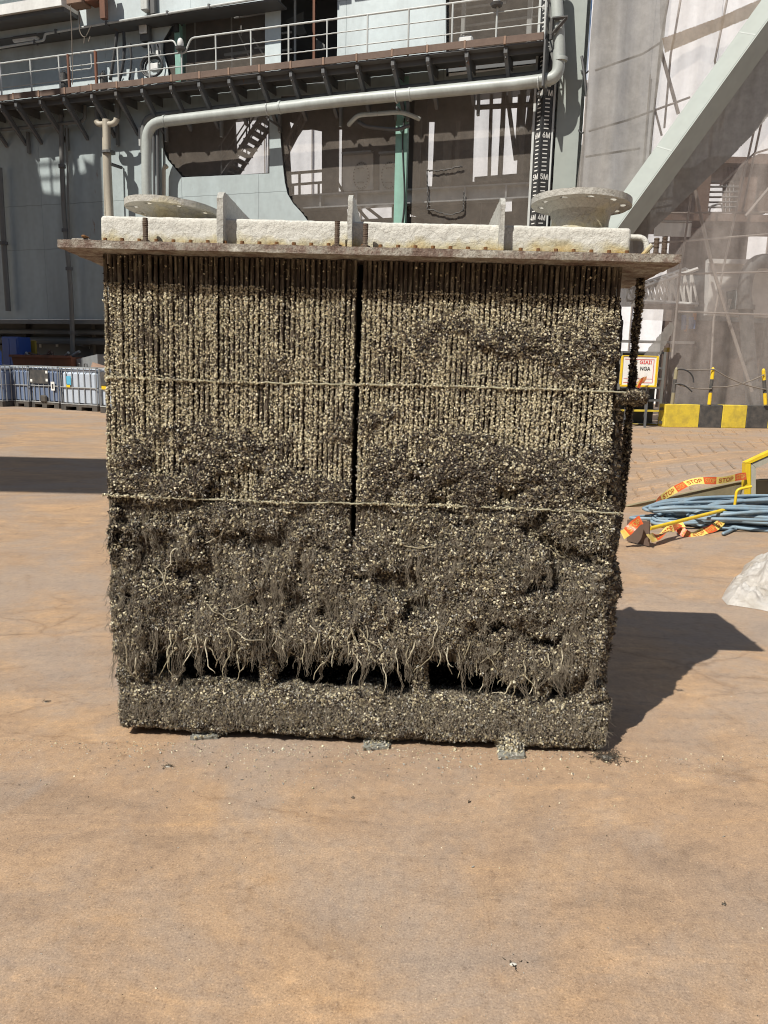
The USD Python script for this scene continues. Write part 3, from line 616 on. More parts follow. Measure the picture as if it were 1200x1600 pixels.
# criss-cross ladder right of the column
lt = thing('lattice_brace', 'dark diagonal lattice brace with square gaps beside the pale wall column', 'brace', wp(455, 200, -1.0), WROT)
a, b = wp(438, 262, -.6), wp(478, 186, -.6)
for k in (0, 0.42):
    MB().tube([a + [0, 0, k], b + [0, 0, k]], 0.05, 4).put('chord', 'dark_steel', lt)
for q in np.linspace(0, 1, 8):
    c = a + (b - a) * q
    MB().tube([c, c + [0.05, 0, 0.42]], 0.035, 4).put('rung', 'dark_steel', lt)

# dark deep wall of the upper storey, behind its nets and doorway
ub = thing('upper_bulkhead', 'dark bulkhead deep behind the upper storey openings', 'bulkhead', wfr([-6, -2.5, 9.2])[0], WROT)
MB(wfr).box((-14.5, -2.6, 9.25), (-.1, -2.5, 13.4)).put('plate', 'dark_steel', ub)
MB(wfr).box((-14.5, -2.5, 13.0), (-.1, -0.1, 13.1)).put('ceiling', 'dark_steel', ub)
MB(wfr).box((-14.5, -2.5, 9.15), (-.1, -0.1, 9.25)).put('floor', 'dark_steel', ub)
for x, wdt, m in ((491, 0.07, 'rust_paint'), (461, 0.05, 'rail_paint'), (305, 0.03, 'rail_paint'), (362, 0.03, 'rail_paint'), (723, 0.10, 'rail_paint'), (826, 0.12, 'rail_paint'), (700, 0.12, 'dark_steel')):
    u = W(x, 60, -0.6)[0]
    MB(wfr).box((u - wdt / 2, -0.6 - wdt / 2, 9.25), (u + wdt / 2, -0.6 + wdt / 2, 13.0)).put('post', m, ub)
for pts, r, m in (([(372, 50), (392, 95)], 0.02, 'white_paint'), ([(366, 28), (416, 20)], 0.03, 'white_paint'), ([(395, 60), (416, 92)], 0.025, 'white_paint'), ([(398, 75), (416, 74)], 0.025, 'white_paint'), ([(377, 40), (377, 56)], 0.02, 'white_paint'),
                  ([(351, 86), (395, 80)], 0.045, 'rail_paint'), ([(440, 52), (456, 50)], 0.03, 'rail_paint'), ([(440, 79), (456, 77)], 0.03, 'rail_paint'), ([(700, 16), (790, 4)], 0.03, 'rail_paint'), ([(706, 44), (840, 25)], 0.03, 'rail_paint')):
    MB().tube([wp(x, y, -0.9) for x, y in pts], r, 6).put('rod', m, ub)
MB(wfr).prism(pxpoly([(446, 32), (474, 18), (474, 40), (479, 52), (466, 56), (452, 40)], -1.2), -1.2, -1.25).put('bracket_plate', 'recess_steel', ub)
MB(wfr).prism(pxpoly([(494, 60), (508, 70), (506, 78), (494, 76)], -1.2), -1.2, -1.25).put('bracket_plate', 'recess_steel', ub)

# ------------------------------------------------------------------ catwalk
CD = 1.1
uR = 0.05
uL = -30.0
cw = thing('catwalk', 'long catwalk along the wall with brown kick boards, knee brackets and grey railing', 'catwalk', wfr([-8, 0.5, 9.2])[0], WROT)
MB(wfr).box((uL, 0.03, 9.19), (uR - 0.02, CD - 0.03, 9.225)).put('deck', 'dark_steel', cw)
MB(wfr).box((uL, CD - 0.32, 9.06), (uR - 0.02, CD - 0.26, 9.19)).put('edge_beam', 'dark_steel', cw)
joints = [141, 181, 222, 267, 311, 357, 405, 454, 505, 557, 612, 667, 725, 787, 852]
ju = [W(x, 100, CD)[0] for x in joints]
ju = list(np.arange(ju[0] - 0.98 * 13, ju[0] - 0.2, 0.98)) + ju
ju[-1] = uR
rk = rs(11)
for a, b in zip(ju, ju[1:]):
    dz = rk.uniform(-0.008, 0.008)
    MB(wfr).cbox((a + 0.035, CD - 0.03, 9.235 + dz), (b - 0.035, CD + rk.uniform(0.0, 0.012), 9.405 + dz), 0.006).put('kick_board', 'kick_wood', cw)
    MB(wfr).cbox((a - 0.03, CD - 0.028, 9.228 + dz), (a + 0.03, CD + 0.018, 9.412 + dz), 0.004).put('joint_strap', 'kick_joint', cw)
bx = [0, 25, 63, 100, 144, 182, 223, 268, 312, 359, 406, 455, 505, 558, 613, 667, 727, 787]
bu = [W(x, 150, CD - 0.1)[0] for x in bx]
bu = list(np.arange(bu[0] - 0.8 * 12, bu[0] - 0.3, 0.8)) + bu
for i, u in enumerate(bu):
    kn = MB(wfr)
    kn.box((u - 0.012, 0.02, 8.95), (u + 0.012, CD - 0.11, 9.18))
    P = np.array([(CD - 0.06, 9.05), (0.03, 8.20), (0.03, 8.32), (CD - 0.20, 9.18), (CD - 0.06, 9.18)])
    v = np.vstack([np.c_[np.full(5, u - 0.045), P], np.c_[np.full(5, u + 0.045), P]])
    kn.add(v, [[0, 1, 2], [0, 2, 3], [0, 3, 4], [5, 7, 6], [5, 8, 7], [5, 9, 8], [0, 5, 6], [0, 6, 1], [1, 6, 7], [1, 7, 2], [2, 7, 8], [2, 8, 3], [3, 8, 9], [3, 9, 4], [4, 9, 5], [4, 5, 0]])
    kn.put('knee_bracket', 'dark_steel', cw)
    if i % 2 == 0:
        MB(wfr).box((u + 0.1, 0.02, 7.95), (u + 0.17, 0.12, 8.6)).put('pipe_hanger', 'recess_steel', cw)
posts = [2, 45, 90, 105, 148, 183, 232, 283, 337, 392, 451, 511, 574, 638, 706, 775, 853]
pu = [W(x, 60, CD - 0.06)[0] for x in posts]
pu[0] = -16.75
pu = [pu[0] - 1.3 * k for k in range(9, 0, -1)] + pu
pu[-1] = uR - 0.03
RT = 10.32
for u in pu:
    rusty = abs(u - pu[-14]) < 0.01 or abs(u - pu[-13]) < 0.01
    MB(wfr).tube([(u, CD - 0.06, 9.22), (u, CD - 0.06, RT)], 0.026 if not rusty else 0.045, 8).put('rail_post', 'rust_paint' if rusty else 'rail_paint', cw)
dip0, dip1 = W(272, 60, CD - .06)[0], W(296, 60, CD - .06)[0]
um = (dip0 + dip1) / 2
for zz, r in ((RT, 0.026), (9.98, 0.016), (9.62, 0.016)):
    if zz == RT:
        p = bend([(uL, CD - 0.06, zz), (dip0, CD - 0.06, zz), (um - 0.1, CD - 0.06, zz - 0.36), (um + 0.1, CD - 0.06, zz - 0.36), (dip1 + 0.05, CD - 0.06, zz), (uR - 0.03, CD - 0.06, zz)], 0.12, 5)
    else:
        p = [(uL, CD - 0.06, zz), (uR - 0.03, CD - 0.06, zz)]
    MB(wfr).tube(p, r, 8).put('rail', 'rail_paint', cw)
gu0, gu1 = W(109, 80, CD - .06)[0], W(142, 80, CD - .06)[0]
MB(wfr).tube(bend([(gu0, CD - 0.06, 10.25), (gu0, CD - 0.06, 9.86), (gu1, CD - 0.06, 9.86), (gu1, CD - 0.06, 10.25)], 0.06, 4), 0.015, 6).put('gate_loop', 'rail_paint', cw)
MB(wfr).box((uR - 0.02, 0.05, 8.2), (uR + 0.02, CD, 9.23)).put('end_plate', 'dark_steel', cw)
for zz in (RT, 9.98, 9.62):
    MB(wfr).tube([(uR - 0.03, CD - 0.06, zz), (uR - 0.03, 0.1, zz)], 0.02, 6).put('rail', 'rail_paint', cw)
# small lamps clamped to the railing posts
for px, py, lab in ((284, 72, 'small dome lamp on the railing dip at the upper green post'), (777, 3, 'small dome lamp on the railing near the right end of the catwalk')):
    u, z = W(px, py, CD - 0.06)
    L = thing('rail_lamp', lab, 'lamp', wfr([u, CD, z])[0], WROT)
    sp = trimesh.creation.icosphere(2, 0.10)
    MB(wfr).add(sp.vertices * [0.9, 0.9, 1.5] + [u, CD, z + 0.04], sp.faces).put('dome', 'white_paint', L, smooth=True)
    MB(wfr).tube([(u, CD, z - 0.12), (u, CD, z - 0.06)], [0.13, 0.16], 12).put('base', 'dark_steel', L)
# clutter on the catwalk floor
rk = rs(21)
for (px, w_, h_, m, lab), (nm_, ct_) in zip(((121, .12, .16, 'white_paint', 'small white canister on the catwalk behind the gate'), (136, .10, .28, 'black_paint', 'dark valve handle standing on the catwalk'), (98, .22, .75, 'black_paint', 'dark tool bag hung on the railing beside the rusty gate post'),
                           (70, .3, .2, 'white_paint', 'white box on the catwalk at the left'), (160, .16, .6, 'black_paint', 'bundle of tools leaning behind the railing'), (172, .2, .22, 'white_paint', 'white bucket on the catwalk behind the leaning hoses'), (727, .38, .42, 'white_paint', 'white folded board leaning against the railing on the right'), (499, .18, .1, 'white_paint', 'white scrap on the catwalk edge')), (('canister', 'canister'), ('valve_handle', 'valve'), ('tool_bag', 'bag'), ('storage_box', 'box'), ('tool_bundle', 'tools'), ('bucket', 'bucket'), ('folded_board', 'board'), ('scrap_piece', 'scrap'))):
    u, z = W(px, 90, CD - 0.4)
    O_ = thing(nm_, lab, ct_, wfr([u, CD - .45, 9.23])[0], WROT)
    MB(wfr).cbox((u - w_ / 2, CD - 0.55, 9.226), (u + w_ / 2, CD - 0.3, 9.226 + h_), 0.04).put('body', m, O_)
    MB(wfr).tube(bend([(u - w_ * .3, CD - .42, 9.226 + h_), (u - w_ * .3, CD - .42, 9.3 + h_), (u + w_ * .3, CD - .42, 9.3 + h_), (u + w_ * .3, CD - .42, 9.226 + h_)], .03, 3), 0.012, 5).put('handle', 'black_paint', O_)

# ------------------------------------------------------------------ upper girder, conduits, lamps, hoist
ug = thing('upper_girder', 'pale blue steel girder across the top left above the catwalk', 'girder', wfr([-13, 0.4, 11.2])[0], WROT)
MB(wfr).box((-30, 0.0, 11.17), (-7.4, 0.62, 11.21)).put('flange', 'dark_steel', ug)
for a, b in zip([-30, -25, -20, -16.1, -13.0, -10.2], [-25, -20, -16.1, -13.0, -10.2, -7.4]):
    MB(wfr).box((a + .004, 0.50, 11.21), (b - .004, 0.54, 12.3)).put('web', 'pale_blue_paint', ug)
MB(wfr).box((-30, 0.0, 12.3), (-7.4, 0.7, 12.36)).put('flange', 'pale_blue_paint', ug)
up = thing('upper_platform', 'grimy concrete coloured platform edge at the top left corner', 'platform', wfr([-16, 1, 12.2])[0], WROT)
z = W(50, 12, 1.0)[1]
MB(wfr).box((-30, 0.55, z - 0.18), (W(105, 5, 1)[0], 1.25, z + 0.1)).put('edge', 'white_paint', up)
MB(wfr).box((-30, 0.55, z - 0.30), (W(105, 5, 1)[0], 1.15, z - 0.19)).put('beam', 'dark_steel', up)
rh = thing('red_winch_box', 'faded red steel box hanging at the top left above the girder', 'box', wp(128, 3, 1.2), WROT)
u0, u1 = W(105, 3, 1.2)[0], W(129, 3, 1.2)[0]
z = W(120, 6, 1.2)[1]
MB(wfr).cbox((u0, 0.8, z), (u1, 1.25, z + 0.7), 0.02).put('box', 'kick_joint', rh)
MB(wfr).cbox((u1 + 0.02, 0.7, z + 0.05), (W(150, 3, 1.2)[0], 1.15, z + 0.7), 0.02).put('frame', 'rust_paint', rh)
MB(wfr).box((W(152, 10, 1.2)[0], 0.95, W(155, 26, 1.2)[1]), (W(160, 10, 1.2)[0], 1.1, z + 0.7)).put('leg', 'rust_paint', rh)
cb = thing('hanging_cable', 'thin grey cable hanging from the red box past the railing', 'cable', wp(112, 5, 1.3), WROT)
MB().tube(spline([wp(110, 8, 1.3), wp(112, 50, 1.3), wp(113, 90, 1.3), wp(113.5, 132, 1.3)], 16), 0.012, 5).put('cable', 'rope_grey', cb)
cb2 = thing('cable_sling', 'grey cable sling with a loop and frayed ends under the girder', 'cable', wp(130, 50, 0.9), WROT)
MB().tube(spline([wp(121, 12, .9), wp(124, 40, .9), wp(126, 52, .9), wp(132, 58, .9), wp(138, 50, .9), wp(143, 41, .9)], 30), 0.014, 5).put('loop', 'rope_grey', cb2)
MB().tube([wp(132, 58, .9), wp(131.5, 68, .9)], 0.014, 5).put('tail', 'rope_grey', cb2)
MB().tube([wp(141, 57, .9), wp(138, 65, .9)], 0.014, 5).put('tail', 'rope_grey', cb2)
cd = thing('conduit', 'thin white conduit with a step running under the upper girder', 'pipe', wp(200, 40, 0.66), WROT)
MB().tube(bend([wp(-40, 79, .66), wp(0, 74.5, .66), wp(69, 63, .66), wp(70, 53, .66), wp(150, 39, .66), wp(400, -1.5, .66), wp(440, -9, .66)], 0.12, 4), 0.035, 8).put('tube', 'rail_paint', cd)
for x, y in ((55, 66), (88, 49.5), (167, 36.5), (262, 21), (327, 10.5)):
    p = W(x, y, .66)
    MB(wfr).box((p[0] - .03, .56, p[1] - .06), (p[0] + .03, .71, p[1] + .06)).put('clip', 'dark_steel', cd)
fl = thing('strip_lamp', 'white strip lamp under the girder at the far left', 'lamp', wp(40, 60, 0.5), WROT)
a, b = wp(22, 63.5, .5), wp(59, 58, .5)
MB().tube([a, b], 0.07, 8).put('tube', 'white_paint', fl)
MB().tube([a + [0, 0, .09], b + [0, 0, .09]], 0.05, 6).put('housing', 'dark_steel', fl)
# flood light
u, z = W(222, 44, 0.3)
fd = thing('flood_light', 'square flood light on the wall above the railing', 'lamp', wfr([u, .3, z])[0], WROT)
MB(wfr).cbox((u - .13, .22, z - .13), (u + .13, .30, z + .13), .02).put('glass', 'white_paint', fd)
MB(wfr).cbox((u - .16, .05, z - .3), (u + .16, .215, z + .17), .02).put('housing', 'dark_steel', fd)
MB(wfr).box((u - .17, .0, z - .42), (u + .17, .12, z - .34)).put('bracket', 'dark_steel', fd)
bxs = thing('junction_box', 'pale junction box on the girder face right of the hoist', 'box', wp(231, 8, 0.62), WROT)
u, z = W(231, 6, .62)
MB(wfr).cbox((u - .13, .56, z - .22), (u + .1, .8, z + .3), .02).put('body', 'rail_paint', bxs)
MB(wfr).cbox((u + .1, .56, z - .32), (u + .28, .7, z + .3), .02).put('shade_plate', 'dark_steel', bxs)
# leaning hoses behind the railing
for i, (pts, lab) in enumerate((([(183, 50), (180, 75), (172, 125)], 'black hose leaning behind the railing, leftmost of three'), ([(193, 50), (194, 80), (186, 128)], 'black hose hanging behind the railing, middle of three'), ([(203, 68), (205, 95), (202, 125)], 'thin black hose against the pale wall, rightmost of three'))):
    h_ = obj('black_hose', tube(spline([wp(x, y, .5) for x, y in pts], 14), 0.05 if i < 2 else 0.035, 8), 'black_mark', label=lab, cat='hose')
# switch gear by the green post
sg = thing('switch_panel', 'two narrow white switch boxes with cables left of the upper green post', 'panel', wp(242, 80, 0.1), WROT)
for x in (237, 249):
    u, z0 = W(x, 93, .1)
    z1 = W(x, 65, .1)[1]
    MB(wfr).cbox((u - .09, .01, z0), (u + .09, .16, z1), .02).put('box', 'white_paint', sg)
    MB(wfr).tube(spline([(u, .17, z1 - .1), (u + .04, .19, (z0 + z1) / 2), (u - .02, .17, z0 - .3)], 10), 0.02, 5).put('cable', 'black_mark', sg)
u, z = W(239, 104, .4)
cr = thing('cable_reel', 'dark cable reel with a pale box hung behind the railing', 'reel', wfr([u, .4, z])[0], WROT)
t_ = np.linspace(0, 2 * np.pi, 28)
for k, q in enumerate((0.30, 0.34, 0.38)):
    MB(wfr).tube(np.c_[u + q * np.cos(t_), .35 + .06 * k + 0 * t_, z + .8 * q * np.sin(t_)], 0.03, 6, False).put('cable_loop', 'black_mark', cr)
MB(wfr).cbox((u - .13, .2, z - .1), (u + .2, .45, z + .08), .02).put('box', 'white_paint', cr)

gp = thing('green_post', 'pale green painted post on the upper storey behind the railing', 'post', wp(278, 118, -0.05), WROT)
u0, u1 = W(274, 80, .02)[0], W(282.5, 80, .02)[0]
MB(wfr).box((u0, -.1, 9.25), (u1, .05, 13)).put('flange', 'green_paint', gp)
MB(wfr).box(((u0 + u1) / 2 - .02, -.4, 9.25), ((u0 + u1) / 2 + .02, -.1, 13)).put('web', 'green_paint', gp)
MB(wfr).box((u0 + .02, .05, 10.95), (u1 - .02, .12, 11.25)).put('socket', 'black_mark', gp)
gq = thing('green_post', 'pale green painted post below the catwalk between two nets', 'post', wp(626, 350, 0), WROT)
u0, u1 = W(617, 260, .05)[0], W(635, 260, .05)[0]
MB(wfr).box((u0, -.10, 3.2), (u1, .05, 9.1)).put('flange', 'green_paint', gq)
MB(wfr).box(((u0 + u1) / 2 - .02, -.5, 3.2), ((u0 + u1) / 2 + .02, -.1, 9.1)).put('web', 'green_paint', gq)
MB().tube(spline([wp(632, 185, .08), wp(629, 230, .08), wp(631, 280, .08), wp(628, 350, .08)], 20), 0.02, 5).put('cable', 'black_mark', gq)
ha = thing('pipe_davit', 'curved grey pipe arm across the top of the lower green post', 'davit', wp(600, 180, 0.5), WROT)
MB().tube(bend([wp(545, 195, .25), wp(549, 190, .4), wp(559, 180, .5), wp(626, 175, .5), wp(642, 180, .45), wp(655, 186, .2)], .15, 4), 0.06, 8).put('arm', 'pipe_paint', ha)
MB().tube(bend([wp(560, 190, .3), wp(572, 198, .35), wp(620, 203, .3), wp(640, 196, .2)], .15, 4), 0.05, 8).put('lower_arm', 'dark_steel', ha)
MB().tube([wp(618, 177, .5), wp(618, 188, .1)], 0.035, 6).put('strap', 'dark_steel', ha)

# ------------------------------------------------------------------ pipes on the wall
PD = 0.8
bp = thing('big_pipe', 'thick pale grey pipe running below the catwalk and turning up at its right end', 'pipe', wp(228, 345, PD), WROT)
pth = bend([wp(236, 470, PD), wp(229, 300, PD), wp(229, 193, PD), wp(500, 161, PD), wp(825, 129, PD), wp(872, 122, PD), wp(874, 80, PD), wp(868, -30, PD), wp(866, -70, PD)], 0.55, 8)
MB().tube(pth, 0.15, 16).put('tube', 'pipe_paint', bp, smooth=40)
for x, y, e in ((258, 189.5, 0), (438, 168, 0), (641, 147.5, 0), (853, 126, 0)):
    c, c2 = wp(x - 1.5, y + .15, PD), wp(x + 1.5, y - .15, PD)
    MB().tube([c, c2], 0.168, 16).put('coupling', 'pipe_paint', bp, smooth=40)
c = wp(875.5, 96, PD)
MB().tube([c, c + [0, 0, .08]], 0.17, 16).put('coupling', 'pipe_paint', bp, smooth=40)
for x, y in ((419, 170), (620, 150), (842, 128)):
    u, z = W(x, y, PD)
    a_ = np.linspace(-.2, 1.25 * np.pi, 14)
    MB(wfr).tube(np.c_[np.full(14, u), PD + .165 * np.sin(a_ + 1.2), z + .165 * np.cos(a_ + 1.2)], 0.02, 5).put('clamp', 'rail_paint', bp)
    MB(wfr).box((u - .02, 0.02, z - .3), (u + .02, PD, z - .25)).put('bracket', 'dark_steel', bp)
tp = thing('dark_pipe', 'darker pipe just above the thick grey pipe, bending up under the catwalk end', 'pipe', wp(500, 152, .35), WROT)
MB().tube(bend([wp(224, 240, .35), wp(224, 183, .35), wp(500, 152, .35), wp(835, 117, .35), wp(862, 112, .35), wp(864, 80, .35), wp(861, -30, .35)], .4, 6), 0.09, 10).put('tube', 'recess_steel', tp, smooth=40)
u0 = W(222, 225, .1)[0]
MB(wfr).box((u0 - .05, .02, W(222, 229, .1)[1]), (u0 + .04, .2, W(222, 200, .1)[1])).put('bracket', 'rail_paint', tp)
for i, x in enumerate((241, 247, 256)):
    q = thing('small_pipe', ('narrow dark pipe close behind the thick pipe', 'narrow black pipe second right of the thick pipe', 'short cream pipe with a hooked top right of the thick pipe')[i], 'pipe', wp(x, 310, .2), WROT)
    if i < 2:
        MB().tube([wp(x - 1, 196, .2), wp(x, 330, .2), wp(x + 3, 420, .2)], 0.045, 8).put('tube', 'dark_steel', q)
    else:
        MB().tube(bend([wp(261, 262, .2), wp(258, 258, .2), wp(256, 264, .2), wp(256, 310, .2), wp(258, 420, .2)], .1, 4), 0.06, 8).put('tube', 'cream_pipe', q)
vp = thing('vent_post', 'cream weathered vent post with two curved horns at its top', 'vent', wp(168, 340, .7), WROT)
MB().tube([wp(166, 187, .7), wp(168, 260, .7), wp(172, 345, .7), wp(176, 470, .7)], 0.12, 12).put('post', 'cream_pipe', vp, smooth=40)
for s, pts in ((0, [(151, 189), (153, 193), (160, 194), (167, 193)]), (1, [(182.5, 185), (180, 191), (174, 194), (167, 193)])):
    MB().tube(spline([wp(x, y, .7) for x, y in pts], 12), 0.085, 10).put('horn', 'cream_pipe', vp, smooth=40)
c = wp(170, 240, .7)
MB().tube([c, c + [0, 0, .07]], 0.2, 12).put('collar', 'dark_steel', vp)
MB().tube([wp(172, 256, .7), wp(190, 262, .1)], 0.05, 6).put('stay', 'dark_steel', vp)
MB().tube([wp(161, 215, .6), wp(165, 345, .6)], 0.03, 6).put('side_tube', 'cream_pipe', vp)
for x in (152, 184):
    q = thing('drain_pipe', 'short dark drain pipe under the catwalk ' + ('left' if x < 160 else 'right') + ' of the vent horns', 'pipe', wp(x, 170, .4), WROT)
    MB().tube(bend([wp(x, 150, .4), wp(x, 183, .4), wp(x + (4 if x < 160 else -4), 190, .4)], .15, 4), 0.09, 8).put('tube', 'recess_steel', q)
for i, (pts, r) in enumerate((([(95, 180), (97, 260), (102, 360), (108, 420), (113, 520), (115, 600)], .075), ([(104, 195), (108, 380)], .03), ([(-1, 262), (6, 380), (13, 486)], .09))):
    q = thing('down_pipe', ('grey downpipe on the shaded wall running to the ledge', 'thin dark downpipe beside the grey downpipe', 'grey downpipe at the left edge of the view')[i], 'pipe', wp(*pts[0], .25), WROT)
    MB().tube(spline([wp(x, y, .25) for x, y in pts], 12), r, 10).put('tube', 'recess_steel', q, smooth=40)
    for x, y in pts[1:-1]:
        c = wp(x, y, .25)
        MB().tube([c - [0, 0, .05], c + [0, 0, .05]], r * 1.5, 10).put('collar', 'dark_steel', q)
q = thing('branch_pipe', 'thin dark pipe running left under the brackets and turning up', 'pipe', wp(60, 198, .3), WROT)
MB().tube(bend([wp(-80, 212, .3), wp(0, 203, .3), wp(128, 190, .3), wp(133, 184, .3), wp(133, 165, .3)], .2, 5), 0.055, 8).put('tube', 'recess_steel', q)

# ------------------------------------------------------------------ draft marks and steel column
dm = thing('draft_mark_post', 'black angle post with white metre marks and ticks at the right end of the wall', 'scale post', wp(841, 350, .3), WROT)
du = W(843, 250, .45)[0]
ridge = np.array([du, 0.45])
fa, fb = np.array([du - 0.20, 0.22]), np.array([du + 0.22, 0.24])
for e, nm in ((fa, 'left_face'), (fb, 'right_face')):
    P = Polygon([ridge, e, e + [0, -.03], ridge + [0, -.03]])
    m = trimesh.creation.extrude_polygon(P, 9.4, engine='earcut')
    v = m.vertices + [0, 0, 2.6]
    MB(wfr).add(v, m.faces).put('face_plate', 'black_mark', dm)
def on_face(e, s, out=0.004):              # s from ridge (0) to edge (1)
    t = (e - ridge)
    nrm = np.array([-t[1], t[0]]) / np.linalg.norm(t)
    if nrm[1] < 0:
        nrm = -nrm
    return ridge + t * s + nrm * out, t / np.linalg.norm(t), nrm
zero = W(843, 343, .42)[1] - 4.0
for e in (fa, fb):
    L = np.linalg.norm(e - ridge)
    for k in range(20, 111):
        zt = zero + k * 0.1
        if zt < 2.7 or zt > 11.9 or k % 10 in (0, 1):
            continue
        a, t, nrm = on_face(e, 0.25)
        b, _, _ = on_face(e, 0.72)
        q = MB(wfr)
        v = np.array([[*a, zt], [*b, zt + .012], [*b, zt + 0.040], [*a, zt + 0.028]])
        v2 = v.copy()
        v2[:, :2] -= nrm * .0035
        q.add(np.vstack([v, v2]), [[0, 1, 2], [0, 2, 3], [4, 6, 5], [4, 7, 6], [0, 4, 5], [0, 5, 1], [1, 5, 6], [1, 6, 2], [2, 6, 7], [2, 7, 3], [3, 7, 4], [3, 4, 0]])
        q.put('tick', 'white_mark', dm)
    for mm in range(2, 12):
        zt = zero + mm * 1.0
        if zt < 2.7 or zt > 11.8:
            continue
        tm = meshkit.text_mesh(f'{mm}M', 0.13, 0.003, True)
        tv = np.array(tm.vertices)
        wd = tv[:, 0].max()
        tv[:, 0] = (tv[:, 0] - wd / 2) * min(1.0, 0.24 / wd)
        c, t, nrm = on_face(e, 0.52, 0.001)
        if t[0] < 0:
            t = -t
        xy = c + tv[:, :1] * t + tv[:, 2:3] * nrm
        MB(wfr).add(np.c_[xy, zt + tv[:, 1]], tm.faces).put('numeral', 'white_mark', dm)
MB(wfr).box((du - .27, .1, 2.6), (du - .21, .22, 12)).put('edge_strip', 'rail_paint', dm)
MB(wfr).box((du + .23, .1, 2.6), (du + .27, .23, 12)).put('edge_strip', 'rail_paint', dm)
MB(wfr).box((du - .21, -.1, 2.6), (du + .23, .1, 12)).put('web', 'dark_steel', dm)
sc = thing('steel_column', 'broad blue grey steel column at the right end of the dock wall', 'column', wfr([.5, 0, 0])[0], WROT)
c0 = W(866, 250, .1)[0]
c1 = W(899, 290, .1)[0]
MB(wfr).box((c0, .05, 0), (c1, .10, 13.4)).put('front_flange', 'brace_paint', sc)
MB(wfr).box(((c0 + c1) / 2 - .03, -.7, 0), ((c0 + c1) / 2 + .03, .05, 13.4)).put('web', 'brace_paint', sc)
MB(wfr).box((c0, -.75, 0), (c1, -.70, 13.4)).put('rear_flange', 'brace_paint', sc)
MB(wfr).box((c0 - .30, -.5, 0), (c0 - .2, -.4, 13.4)).put('side_bar', 'dark_steel', sc)
MB(wfr).box((c0 - .14, -.6, 0), (c0 - .02, -.5, 13.4)).put('side_bar', 'rail_paint', sc)
MB().tube([wp(832 + 20, 190, .3), wp(866, 205, .1)], .04, 6).put('tie', 'dark_steel', sc)
bk = thing('pipe_bracket', 'triangular black bracket holding the rising pipes', 'bracket', wp(873, 30, .8), WROT)
for pts in ([(863, 29), (887, 27)], [(884, 29), (861, 55)], [(863, 29), (861, 62)]):
    MB().tube([wp(x, y, 1.0) for x, y in pts], .045, 4).put('bar', 'black_paint', bk)
# overhead deck above the frame: shades the top of the wall
od = thing('overhead_deck', 'steel deck projecting from the top of the dock wall', 'deck', wfr([-4, .5, 12.9])[0], WROT)
MB(wfr).box((-7.2, 0.0, 12.9), (1.4, 1.0, 13.05)).put('plate', 'dark_steel', od)
rk = rs(77)
uu = -7.2
while uu < 1.0:
    w_ = rk.uniform(.3, .9)
    MB(wfr).box((uu, 1.0, 12.75 - rk.uniform(0, .25)), (uu + w_, 1.05 + rk.uniform(0, .25), 13.05)).put('edge_plate', 'dark_steel', od)
    uu += w_ * rk.uniform(1.0, 1.5)
v = np.array([(-.4, -.6, 12.4), (2.4, -.6, 12.4), (1.7, 1.1, 12.4), (-.4, 1.1, 12.4)])
MB(wfr).add(np.vstack([v, v + [0, 0, .2]]), [[3, 2, 1, 0], [4, 5, 6, 7], [0, 1, 5, 4], [1, 2, 6, 5], [2, 3, 7, 6], [3, 0, 4, 7]]).put('side_plate', 'dark_steel', od)

# ------------------------------------------------------------------ crane structures left of the view (they shade the left wall and a strip of deck)
edge = W(160, 280, 0)[0]
ks = 10.0
du_, dd_, dz_ = -0.399 * ks, 0.917 * ks, ks * math.tan(SEL)
ch = thing('crane_house', 'grey machinery house of a dock crane standing outside the view on the left', 'crane', wfr([edge + du_ - 8, dd_, 0])[0], WROT)
face = sbox(-40, -3.6, edge, 8.5)
sp_ = Polygon([W(x, y, 0) for x, y in ((55, 240), (116, 236), (116, 270), (94, 306), (68, 302))])
sp2 = Polygon([W(x, y, 0) for x, y in ((126, 238), (148, 236), (146, 258), (133, 252))])
sp3 = Polygon([W(x, y, 0) for x, y in ((120, 236), (127, 234), (135, 270), (125, 273))])
for hshape in (sp_, sp2, sp3):
    face = face.difference(hshape)
bx0, bz0, bx1, bz1 = sp_.bounds
for q_ in (.36, .68):
    face = face.union(sbox(bx0, bz0 + (bz1 - bz0) * q_, bx1, bz0 + (bz1 - bz0) * q_ + .09).intersection(sp_))
    face = face.union(sbox(bx0 + (bx1 - bx0) * q_, bz0, bx0 + (bx1 - bx0) * q_ + .08, bz1).intersection(sp_))
face = affinity.translate(face, du_, dz_)
def cast(P):
    t = (dd_ - (P - WO) @ WN) / (SUN @ WN)
    Q_ = P + SUN * t
    return (Q_ - WO) @ WT, Q_[2]
gap_ = Polygon([cast(YP(x, y, 20.55)) for x, y in ((112, 588), (122, 580), (129, 590), (133, 612), (131, 634), (124, 634), (117, 610))])
face = face.difference(gap_)
MB(wfr).prism(face, dd_, dd_ - .04).put('front', 'blue_grey_paint', ch)
MB(wfr).box((edge + du_ - 20, dd_ - 3.5, dz_ + 7.3), (edge + du_ - 6, dd_ - .06, dz_ + 7.6)).put('roof', 'blue_grey_paint', ch)
for k in (-24, -15):
    MB(wfr).box((edge + du_ + k, dd_ - 1.2, 0), (edge + du_ + k + .8, dd_ - .4, dz_ - 3.6)).put('leg', 'blue_grey_paint', ch)
ww = thing('wing_wall', 'dark steel wing wall of the dock along the left, outside the view', 'wall', (-17, 8, 0))
for k in range(8):
    MB().box((-17.5, -14 + 4.6 * k, 0), (-17, -14 + 4.58 * k + 4.5, 9.0)).put('plate', 'dark_steel', ww)
ow = thing('opposite_wall', 'dark steel side wall of the dock behind the camera', 'wall', (0, -17, 0))
